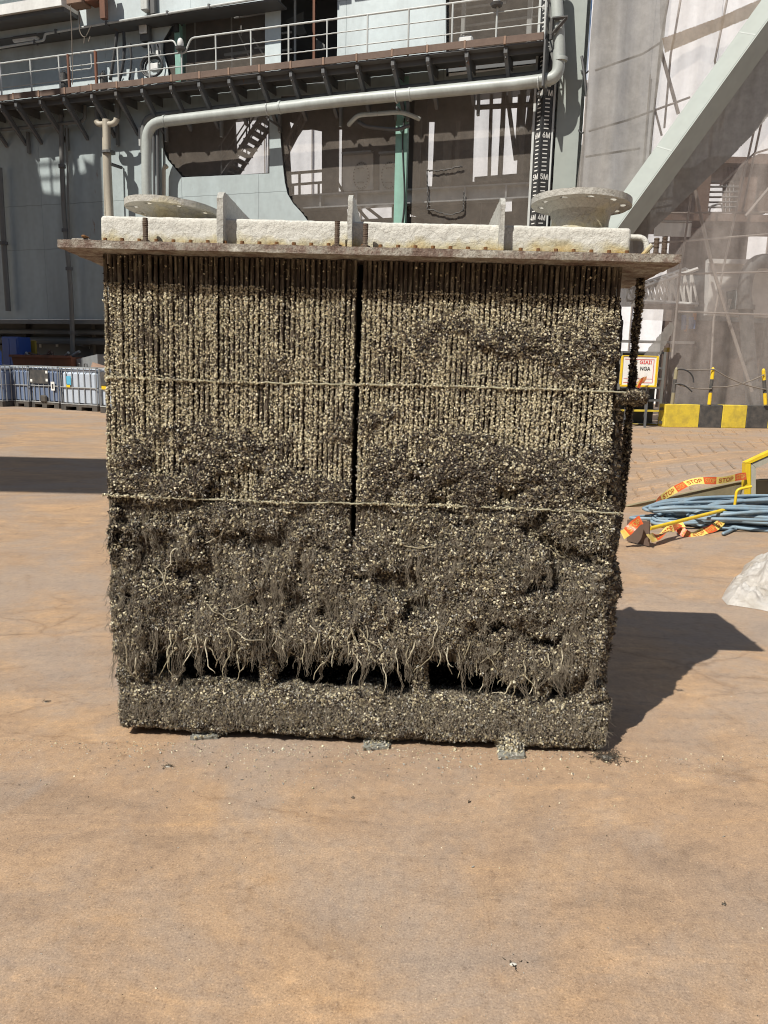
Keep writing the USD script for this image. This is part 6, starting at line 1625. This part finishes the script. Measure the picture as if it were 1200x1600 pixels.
for i in range(14):
    xq = rq.uniform(-.86, .90)
    w_ = rq.uniform(.015, .035)
    roll('growth_lump', [(xq - w_, -.03 + rq.uniform(-.02, .02), .155), (xq + w_, -.03, .165 + rq.uniform(0, .02))], w_, w_ * .8, 20, 12, .018, 160 + i, 1.0, 'beam', .8)
roll('side_brace', [(.89, .02, .20), (.925, .12, .24), (.95, .25, .30)], .045, .05, 50, 18, .025, 95, .9, 'beam', .8)
MB(efr).box((-.87, -.01, .03), (.93, .05, .17)).put('channel', 'black_core', cooler)
# top guide bar behind the dark slot and the dark underside
MB(efr).box((XL + .02, .06, .31), (XR - .02, .38, .33)).put('bottom_baffle', 'black_core', cooler)
for i, (px0, px1, py0, py1) in enumerate(((297, 340, 1157, 1138), (567, 607, 1173, 1150), (779, 819, 1188, 1163))):
    a, b = G(px0, py0), G(px1, py0 - 2)
    d = np.array([0.02, .22, 0])
    q = np.array([a, b, b + d, a + d])
    lo, hi = q.copy(), q.copy()
    lo[:, 2], hi[:, 2] = .0, .014
    V, Fc = trimesh.remesh.subdivide_to_size(np.vstack([lo, hi]), [[0, 1, 5], [0, 5, 4], [1, 2, 6], [1, 6, 5], [2, 3, 7], [2, 7, 6], [3, 0, 4], [3, 4, 7], [4, 5, 6], [4, 6, 7]], .012, max_iter=9)
    V = V + (np.stack([meshkit.fbm(V * 60 + k * 9, 3, k) for k in range(3)], -1) - .5) * .006
    V[:, 2] = np.maximum(V[:, 2], .001)
    obj('foot_plate', (V, Fc), 'foot_crust', cooler, smooth=True)
    c = (a + b) / 2 + d * .45
    m = trimesh.creation.icosphere(3, 1.0)
    vv = m.vertices * [.05, .07, .06]
    vv += m.vertex_normals * ((meshkit.fbm(vv * 40 + i, 4, 5) - .5) * .035)[:, None]
    vv = vv + c + [0, 0, .025]
    vv[:, 2] = np.maximum(vv[:, 2], .003)
    obj('foot_growth', (vv, m.faces), 'mat_base', cooler, smooth=True)
    rolls.append(((vv - E0) @ ER, np.array(m.faces), .8, 'foot'))
    rolls.append(((V - E0) @ ER, np.array(Fc), .12, 'foot'))

# ---- ropes tied round the bundle
rope_lines = []
rk = rs(19)
for zz, sagv in ((1.335, .004), (.906, .004)):
    xx = np.linspace(XL - .004, XR + .04, 150)
    tcov = np.array([max(cover(np.array([x]), np.array([zz]))[0], .004) for x in xx])
    from scipy.ndimage import maximum_filter1d, gaussian_filter1d
    yy = -gaussian_filter1d(maximum_filter1d(tcov * (1.0 if zz > 1 else .85), 7), 3) - .008
    if zz > 1:
        yy = np.maximum(yy, -.024)
    rr = .0024 + .0016 * rk.rand(150)
    rope_lines.append(np.c_[xx, yy, zz - sagv * np.sin((xx + .93) * 3.4)])
    MB(efr).tube(np.c_[xx, yy, zz - sagv * np.sin((xx + .93) * 3.4) + .0015 * rk.randn(150)], rr, 8).put('rope', 'rope_crust', cooler, smooth=True)

# ---- shells: one instancer of thousands of small pieces on all the growth
protos = []
def proto_mussel(sub=1):
    m = trimesh.creation.icosphere(sub, 1.0)
    v = np.array(m.vertices)
    v[:, 0] *= .42 * (1 - .30 * v[:, 2])
    v[:, 1] *= .30
    v[:, 2] = v[:, 2] * .5 + .42
    return v, m.faces
def proto_barnacle():
    a = np.arange(7) * 2 * np.pi / 7
    rg = [(1.0, 0), (.8, .45), (.5, .8), (.3, .72), (.2, .35)]
    rnd = rs(1)
    V = np.vstack([np.c_[r * .55 * np.cos(a) * (1 + .15 * rnd.randn(7)), r * .55 * np.sin(a) * (1 + .15 * rnd.randn(7)), np.full(7, z) + .08 * rnd.randn(7)] for r, z in rg] + [[[0, 0, .3]]])
    f = []
    for k in range(4):
        for j in range(7):
            q = [k * 7 + j, k * 7 + (j + 1) % 7, (k + 1) * 7 + (j + 1) % 7, (k + 1) * 7 + j]
            f += [[q[0], q[1], q[2]], [q[0], q[2], q[3]]]
    f += [[28 + j, 28 + (j + 1) % 7, 35] for j in range(7)]
    return V, np.array(f)
def proto_lump(seed):
    m = trimesh.creation.icosphere(1, .5)
    v = np.array(m.vertices)
    rnd = rs(seed)
    v *= (1 + .35 * (rnd.rand(len(v), 1) - .5) * 2)
    v[:, 2] = v[:, 2] * .8 + .25
    return v, m.faces
def proto_chip(seed):
    rnd = rs(seed)
    h = trimesh.convex.convex_hull(rnd.randn(9, 3) * [.36, .20, .36] + [0, 0, .3])
    return h.vertices, h.faces
def proto_tuft(seed):
    rnd = rs(seed)
    V, Fc, k = [], [], 0
    for i in range(9):
        d = rnd.randn(3) * [.6, .6, .3] + [0, 0, .9]
        d /= np.linalg.norm(d)
        L = .7 + .9 * rnd.rand()
        s = np.cross(d, rnd.randn(3))
        s /= np.linalg.norm(s)
        w = .07
        p = [np.zeros(3), d * L * .5 + rnd.randn(3) * .1, d * L + rnd.randn(3) * .25]
        V += [p[0] - s * w, p[0] + s * w, p[1] - s * w, p[1] + s * w, p[2]]
        Fc += [[k, k + 1, k + 3], [k, k + 3, k + 2], [k + 2, k + 3, k + 4]]
        k += 5
    return np.array(V), np.array(Fc)
kinds = [('mussel_dark', proto_mussel(), 'shell_dark', True), ('mussel_brown', proto_mussel(), 'shell_brown', True), ('barnacle_cream', proto_barnacle(), 'shell_cream', False), ('barnacle_olive', proto_barnacle(), 'shell_olive', False),
         ('lump_cream', proto_lump(3), 'shell_cream', False), ('lump_olive', proto_lump(4), 'shell_olive', False), ('chip_grey', proto_chip(5), 'shell_grey', False), ('chip_cream', proto_chip(6), 'shell_cream', False),
         ('chip_brown', proto_chip(7), 'shell_brown', False), ('tuft_olive', proto_tuft(8), 'shell_olive', False), ('tuft_brown', proto_tuft(9), 'shell_brown', False), ('tuft_grey', proto_tuft(10), 'shell_grey', False)]
NK = len(kinds)
# share of each kind by zone
ZP = {'tube': [3, 5, 12, 8, 5, 7, 8, 40, 10, 2, 2, 1], 'mid': [14, 20, 3, 5, 2, 6, 5, 14, 20, 6, 9, 2], 'low': [12, 20, 1, 6, 1, 6, 8, 9, 18, 12, 14, 6],
      'beam': [9, 16, 1, 6, 1, 7, 10, 9, 15, 13, 13, 8], 'post': [14, 18, 3, 9, 3, 9, 2, 3, 16, 8, 12, 2], 'dark': [30, 30, 0, 3, 0, 3, 2, 2, 18, 4, 8, 0], 'foot': [1, 2, 8, 8, 8, 8, 26, 10, 3, 6, 2, 18], 'shade': [8, 20, 3, 10, 3, 12, 1, 2, 22, 4, 6, 1]}
rk = rs(100)
allP, allD, allS, allK = [], [], [], []
def scatter(P, N, size, zone, spread=.75, down=.0, stretch=None):
    n_ = len(P)
    D = N + rk.randn(n_, 3) * spread * .5 + [0, 0, -down]
    D /= np.linalg.norm(D, axis=1, keepdims=True)
    w = np.array(ZP[zone], float)
    allP.append(P)
    allD.append(D)
    allS.append(size * np.exp(np.clip(rk.randn(n_) * .40, -1.0, .62)))
    allK.append(rk.choice(NK, n_, p=w / w.sum()))
# on the bare tubes
for (px_, py_, r) in tube_info:
    for zone, za, zb, n_, sz in (('shade', 1.655, 1.76, 22, .0042), ('tube', 1.30, 1.668, 720, .0043), ('tube', .90, 1.30, 700, .0046)):
        z = rk.uniform(za, zb, n_)
        dens = meshkit.fbm(np.c_[px_[0] * 14 + 0 * z, z * 9, 0 * z], 3, 8)
        z = z[rk.rand(n_) < np.clip((dens - .18) * 2.1, .12, 1)]
        a = np.pi * 1.5 + rk.randn(len(z)) * .54
        x = np.interp(z, zt, px_)
        y = np.interp(z, zt, py_)
        rr = np.interp(z, zt, r)
        Nn = np.c_[np.cos(a), np.sin(a), 0 * a]
        scatter(np.c_[x, y, z] + Nn * (rr * .85)[:, None], Nn, sz, zone, .7)
# on the front mat
area_n = 270000
i = rk.randint(0, nx, area_n)
j = rk.randint(0, nz, area_n)
ok = keep[i, j] & (Tm[i, j] > .001)
i, j = i[ok], j[ok]
zz = zs_[j]
P = np.c_[xs[i] + rk.uniform(-.003, .003, len(i)), -Tm[i, j] + .001, zz + rk.uniform(-.003, .003, len(i))]
Nn = np.c_[-dTx[i, j], -np.ones(len(i)), -dTz[i, j]]
Nn[:, 0] *= -1
Nn[:, 0] *= -1
Nn = np.c_[-dTx[i, j], -np.ones(len(i)), -dTz[i, j]]
Nn /= np.linalg.norm(Nn, axis=1, keepdims=True)
lowness = np.clip((1.12 - zz) / .35 + rk.randn(len(zz)) * .25, 0, 1)
# colour patches: the paler pieces gather in clumps
cl_ = meshkit.fbm(np.c_[P[:, 0] * 11, P[:, 1] * 0, P[:, 2] * 11], 3, 44)
dk = np.exp(-((P[:, 0] - .42) / .36) ** 2 - ((zz - 1.04) / .15) ** 2) + .75 * np.exp(-((P[:, 0] + .62) / .26) ** 2 - ((zz - 1.05) / .13) ** 2) + .5 * np.exp(-((zz - 1.47) / .08) ** 2)
isd = rk.rand(len(zz)) < .85 * np.clip(dk, 0, 1) * np.clip((meshkit.fbm(np.c_[P[:, 0] * 7, 0 * zz, zz * 7], 3, 61) - .30) / .15, 0, 1)
for zone, sel, sz in (('dark', isd, .0060), ('mid', (lowness < .5) & ~isd, .0056), ('low', (lowness >= .5) & (cl_ < .60) & ~isd, .0060), ('mid', (lowness >= .5) & (cl_ >= .60) & ~isd, .0060)):
    scatter(P[sel], Nn[sel], sz, zone, .95, .25)
# on sides
for S_, sh, n_ in ((S1, sh1, 15000), (S2, sh2, 5000)):
    ii, jj = rk.randint(1, sh[0] - 1, n_), rk.randint(1, sh[1] - 1, n_)
    sg = 1 if S_ is S1 else -1
    Pn = S_[ii, jj]
    sel = (Pn[:, 2] < 1.70)
    scatter(Pn[sel], np.tile([sg, -.1, 0], (sel.sum(), 1)).astype(float), .0105, 'post', .9, .2)
# on rolls
for V, f, dens, zone in rolls:
    m = trimesh.Trimesh(V, f, process=False)
    area = m.area
    n_ = int(area * 95000 * dens)
    fi = rk.choice(len(f), n_, p=m.area_faces / m.area_faces.sum())
    bc_ = rk.dirichlet([1, 1, 1], n_)
    Pn = (m.triangles[fi] * bc_[..., None]).sum(1)
    Nn = m.face_normals[fi]
    if zone in ('beam', 'post'):
        c = np.sign(((Pn - V.mean(0)) * Nn).sum(1))
    scatter(Pn, Nn, .0058 if zone != 'foot' else .0055, zone, .9, .15)
for L_ in rope_lines:
    k_ = rk.randint(0, len(L_), 1500)
    k_ = k_[meshkit.fbm(np.c_[L_[k_, 0] * 9, 0 * k_, 0 * k_ + L_[0, 2]], 3, 5) > .42]
    scatter(L_[k_] + rk.randn(len(k_), 3) * .003, np.tile([0, -1.0, 0], (len(k_), 1)), .0048, 'tube', 1.2)
P, D, S_, K = np.vstack(allP), np.vstack(allD), np.concatenate(allS), np.concatenate(allK)
# orientation: local z to D, random spin
spin = rk.uniform(0, 2 * np.pi, len(P))
Dw = D @ ER.T
zax = np.array([0, 0, 1.0])
ax_ = np.cross(np.tile(zax, (len(Dw), 1)), Dw)
w_ = 1 + Dw[:, 2]
bad = w_ < 1e-4
q1 = np.c_[ax_, w_]
q1[bad] = [1, 0, 0, 0]
q1 /= np.linalg.norm(q1, axis=1, keepdims=True)
q2 = np.c_[0 * spin, 0 * spin, np.sin(spin / 2), np.cos(spin / 2)]
def qmul(a, b):
    ax, ay, az, aw = a.T
    bx, by, bz, bw = b.T
    return np.c_[aw * bx + ax * bw + ay * bz - az * by, aw * by - ax * bz + ay * bw + az * bx, aw * bz + ax * by - ay * bx + az * bw, aw * bw - ax * bx - ay * by - az * bz]
Q = qmul(q1, q2)
Pw = efr(P) - E0
keepz = (efr(P)[:, 2] > .004)
def instancer(path, P, Q, S, K, kinds, label=None):
    pi = UsdGeom.PointInstancer.Define(stage, path)
    rel = pi.CreatePrototypesRel()
    for nm, (v, f), mat, sm in kinds:
        usdkit.mesh(stage, f'{path}/{nm}', (np.asarray(v, float), np.asarray(f)), '/World/Looks/' + mat, smooth=sm)
        rel.AddTarget(f'{path}/{nm}')
    pi.CreatePositionsAttr(Vt.Vec3fArray.FromNumpy(P.astype(np.float32)))
    pi.CreateProtoIndicesAttr(Vt.IntArray.FromNumpy(K.astype(np.int32)))
    pi.CreateScalesAttr(Vt.Vec3fArray.FromNumpy(np.repeat(S[:, None], 3, 1).astype(np.float32)))
    pi.CreateOrientationsAttr(Vt.QuathArray.FromNumpy(Q.astype(np.float16)))
    data(pi.GetPrim(), label, None, None, 'stuff')
    return pi
instancer(cooler.path + '/shell_crust', Pw[keepz], Q[keepz], S_[keepz], K[keepz], kinds)

# ---- hanging weed and root-like threads
def curves(path, strands, widths, mat, label=None):
    c = UsdGeom.BasisCurves.Define(stage, path)
    c.CreateTypeAttr('linear')
    c.CreateCurveVertexCountsAttr(Vt.IntArray.FromNumpy(np.array([len(s) for s in strands], np.int32)))
    pts = np.vstack(strands)
    c.CreatePointsAttr(Vt.Vec3fArray.FromNumpy(pts.astype(np.float32)))
    c.CreateWidthsAttr(Vt.FloatArray.FromNumpy(np.concatenate(widths).astype(np.float32)))
    c.SetWidthsInterpolation('vertex')
    UsdShade.MaterialBindingAPI.Apply(c.GetPrim()).Bind(UsdShade.Material.Get(stage, '/World/Looks/' + mat))
    data(c.GetPrim(), label, None, None, 'stuff')
rk = rs(55)
strands, widths = [], []
def strand(p, L, w, n_, curl, outw, tip=None):
    d = np.array([rk.randn() * .35, -outw - .3 * rk.rand(), -1.0])
    d /= np.linalg.norm(d)
    pts = [np.array(p)]
    st_ = L / (n_ - 1)
    for k in range(n_ - 1):
        d = d + rk.randn(3) * curl + [0, .10 * (k > 1), -.22]
        d /= np.linalg.norm(d)
        pts.append(pts[-1] + d * st_)
    pts = np.array(pts)
    strands.append(efr(pts) - E0)
    widths.append(w * np.linspace(1, .45, n_))
# bundles at the hem, forming tapering locks
for b in range(40):
    x0 = rk.uniform(XL + .02, XR - .02)
    z0 = hem(np.array([x0]))[0] + rk.uniform(.0, .11)
    t0 = cover(np.array([x0]), np.array([z0]))[0]
    if t0 < -.01:
        continue
    L = rk.uniform(.05, .15)
    tipx = x0 + rk.randn() * .02
    for k in range(rk.randint(5, 18)):
        sx_ = x0 + rk.randn() * .016
        p0 = np.array([sx_, -t0 - .004 + rk.randn() * .006, z0 + rk.randn() * .014])
        tip = np.array([tipx + rk.randn() * .006, -t0 - .006 + rk.randn() * .01, z0 - L * rk.uniform(.55, 1.1)])
        n_ = 7
        t = np.linspace(0, 1, n_)[:, None]
        pts = p0 * (1 - t) + tip * t + rk.randn(n_, 3) * .004 * t * (1 - .4 * t)
        strands.append(efr(pts) - E0)
        widths.append(rk.uniform(.0010, .0022) * np.linspace(1, .5, n_))
# loose threads everywhere on the lower growth
for k in range(9000):
    x0 = rk.uniform(XL, XR)
    z0 = .30 + .62 * rk.rand() ** 1.5
    t0 = cover(np.array([x0]), np.array([z0]))[0]
    if t0 < .004 or z0 < hem(np.array([x0]))[0]:
        continue
    strand((x0, -t0 - .002, z0), rk.uniform(.012, .055), rk.uniform(.0008, .0018), 6, .5, .5)
for k in range(420):
    x0, z0 = rk.uniform(XL, XR), rk.uniform(.92, 1.68)
    t0 = max(cover(np.array([x0]), np.array([z0]))[0], .006)
    strand((x0, -t0 - .002, z0), rk.uniform(.012, .04), rk.uniform(.0007, .0013), 6, .8, .7)
# beam and corner fuzz
for k in range(4200):
    x0 = rk.uniform(-.89, .95)
    a = rk.uniform(-.5, 1.6)
    p = (x0, .02 - .095 * math.cos(a) - .004, .108 + .085 * math.sin(a))
    strand(p, rk.uniform(.012, .065), rk.uniform(.0008, .0018), 6, .5, .5)
# matted streamers that hang down the lower third like a ragged curtain
for b in range(230):
    x0 = rk.uniform(XL + .01, XR - .01)
    z0 = .33 + .50 * rk.rand() ** 1.15
    L = rk.uniform(.05, .17)
    n_ = 9
    wander = np.cumsum(rk.randn(n_) * .006)
    zc = z0 - np.linspace(0, L, n_)
    xc = x0 + wander
    tc = np.maximum(cover(xc, np.maximum(zc, .27)), .0)
    tc = np.maximum.accumulate(tc * .92) if rk.rand() < .5 else tc
    wd = rk.uniform(.004, .013)
    for k in range(rk.randint(8, 26)):
        o = rk.randn() * wd
        j0 = rk.randint(0, 3)
        j1 = rk.randint(6, n_ + 1)
        idx = np.arange(j0, j1)
        q = idx / (n_ - 1)
        pts = np.c_[xc[idx] + o * (1 - .55 * q) + rk.randn(len(idx)) * .0022, -tc[idx] - .004 - .005 * rk.rand() + rk.randn(len(idx)) * .002, zc[idx] + rk.randn(len(idx)) * .002]
        strands.append(efr(pts) - E0)
        widths.append(rk.uniform(.0008, .0018) * np.linspace(1, .5, len(idx)))
curves(cooler.path + '/weed_threads', strands, widths, 'weed_fibre')
# thicker single roots hanging into the dark slot: each its own part
rk = rs(66)
for k in range(80):
    x0 = rk.uniform(XL + .06, XR - .05)
    z0 = hem(np.array([x0]))[0] + rk.uniform(.0, .12)
    t0 = max(cover(np.array([x0]), np.array([z0]))[0], .0)
    L = rk.uniform(.06, .17)
    n_ = 9
    d = np.array([rk.randn() * .25, -.15, -1.0])
    pts = [np.array([x0, -t0 - .004, z0])]
    for q in range(n_ - 1):
        d = d + rk.randn(3) * .32 + [0, .04, -.2]
        d /= np.linalg.norm(d)
        pts.append(pts[-1] + d * L / n_)
    if pts[-1][2] < .17:
        continue
    MB(efr).tube(spline(pts, 24), np.linspace(.0034, .0012, 24) * (1 + .2 * rk.randn(24)), 6).put('root', 'root_fibre', cooler, smooth=True)
# pale long roots crossing the mat
for k in range(16):
    x0, z0 = rk.uniform(XL + .1, XR - .1), rk.uniform(.42, .85)
    pts = []
    d = np.array([rk.randn() * .5, -.2, -.7])
    p = np.array([x0, 0, z0])
    for q in range(7):
        t0 = max(cover(p[:1], p[2:])[0], .0)
        pts.append(np.array([p[0], -t0 - .010 - .004 * rk.rand(), p[2]]))
        d = d + np.array([rk.randn() * .5, 0, rk.randn() * .25])
        p = p + d / np.linalg.norm(d) * .022
    MB(efr).tube(spline(pts, 20), np.linspace(.0028, .0014, 20), 6).put('root', 'root_fibre', cooler, smooth=True)

# ================================================================== LOOSE BITS ON THE DECK
rk = rs(200)
n1, n2 = 3600, 2400
gx_ = np.r_[rk.uniform(-1.3, 1.9, n1), rk.normal(-.05, .75, n2)]
gy_ = np.r_[rk.uniform(1.1, 6.0, n1), 2.62 + rk.exponential(.10, n2) * -1 + .06]
g = np.c_[gx_, gy_, np.full(len(gx_), .001)]
sz = np.exp(rk.randn(len(g)) * .5) * np.r_[np.full(n1, .0018), np.full(n2, .0032)]
dirs = rk.randn(len(g), 4)
dirs /= np.linalg.norm(dirs, axis=1, keepdims=True)
pi = instancer('/World/shell_debris', g, dirs, sz, rk.choice(4, len(g), p=[.35, .25, .25, .15]), [kinds[6], kinds[8], kinds[7], kinds[4]], 'tiny shell chips scattered over the deck around the cooler')
# small heap of dried weed at the front right corner and other bits one can point to
def weed_heap(c, r, n_, label, seed, h=.012):
    k_ = rs(seed)
    T_ = thing('dried_weed', label, 'weed', c)
    ss, ww = [], []
    for k in range(n_):
        p = k_.randn(3) * [r * .5, r * .35, 0] + [0, 0, .003]
        d = k_.randn(3) * [1, 1, .3]
        pts = [p]
        for q in range(5):
            d = d + k_.randn(3) * [.7, .7, .3]
            d /= np.linalg.norm(d)
            nx_ = pts[-1] + d * r * .14
            nx_[2] = abs(nx_[2]) if nx_[2] < h else h
            pts.append(nx_)
        ss.append(np.array(pts))
        ww.append(np.full(6, .0016))
    curves(T_.path + '/fibres', ss, ww, 'weed_fibre')
    m = trimesh.creation.icosphere(2, 1.0)
    v = m.vertices * [r * .5, r * .3, h * .5]
    v += m.vertex_normals * ((meshkit.fbm(v * 80, 3, seed) - .5) * r * .2)[:, None]
    v[:, 2] = np.maximum(v[:, 2], .0005)
    obj('clump', (v + np.asarray(c), m.faces), 'shell_grey', T_, smooth=True)
weed_heap(G(948, 1184), .055, 120, 'grey clump of dried weed at the front right corner of the cooler', 1)
weed_heap(G(802, 1507), .018, 9, 'small pale scrap of weed lying alone on the deck in front', 2, .006)
weed_heap(G(263, 1198), .020, 26, 'small dark tuft of weed on the deck below the left foot plate', 3, .008)
weed_heap(G(72, 1097), .016, 18, 'greenish scrap on the deck left of the cooler', 4, .006)
weed_heap(G(1131, 1413), .009, 14, 'tiny dark curl on the deck at the lower right', 5, .006)
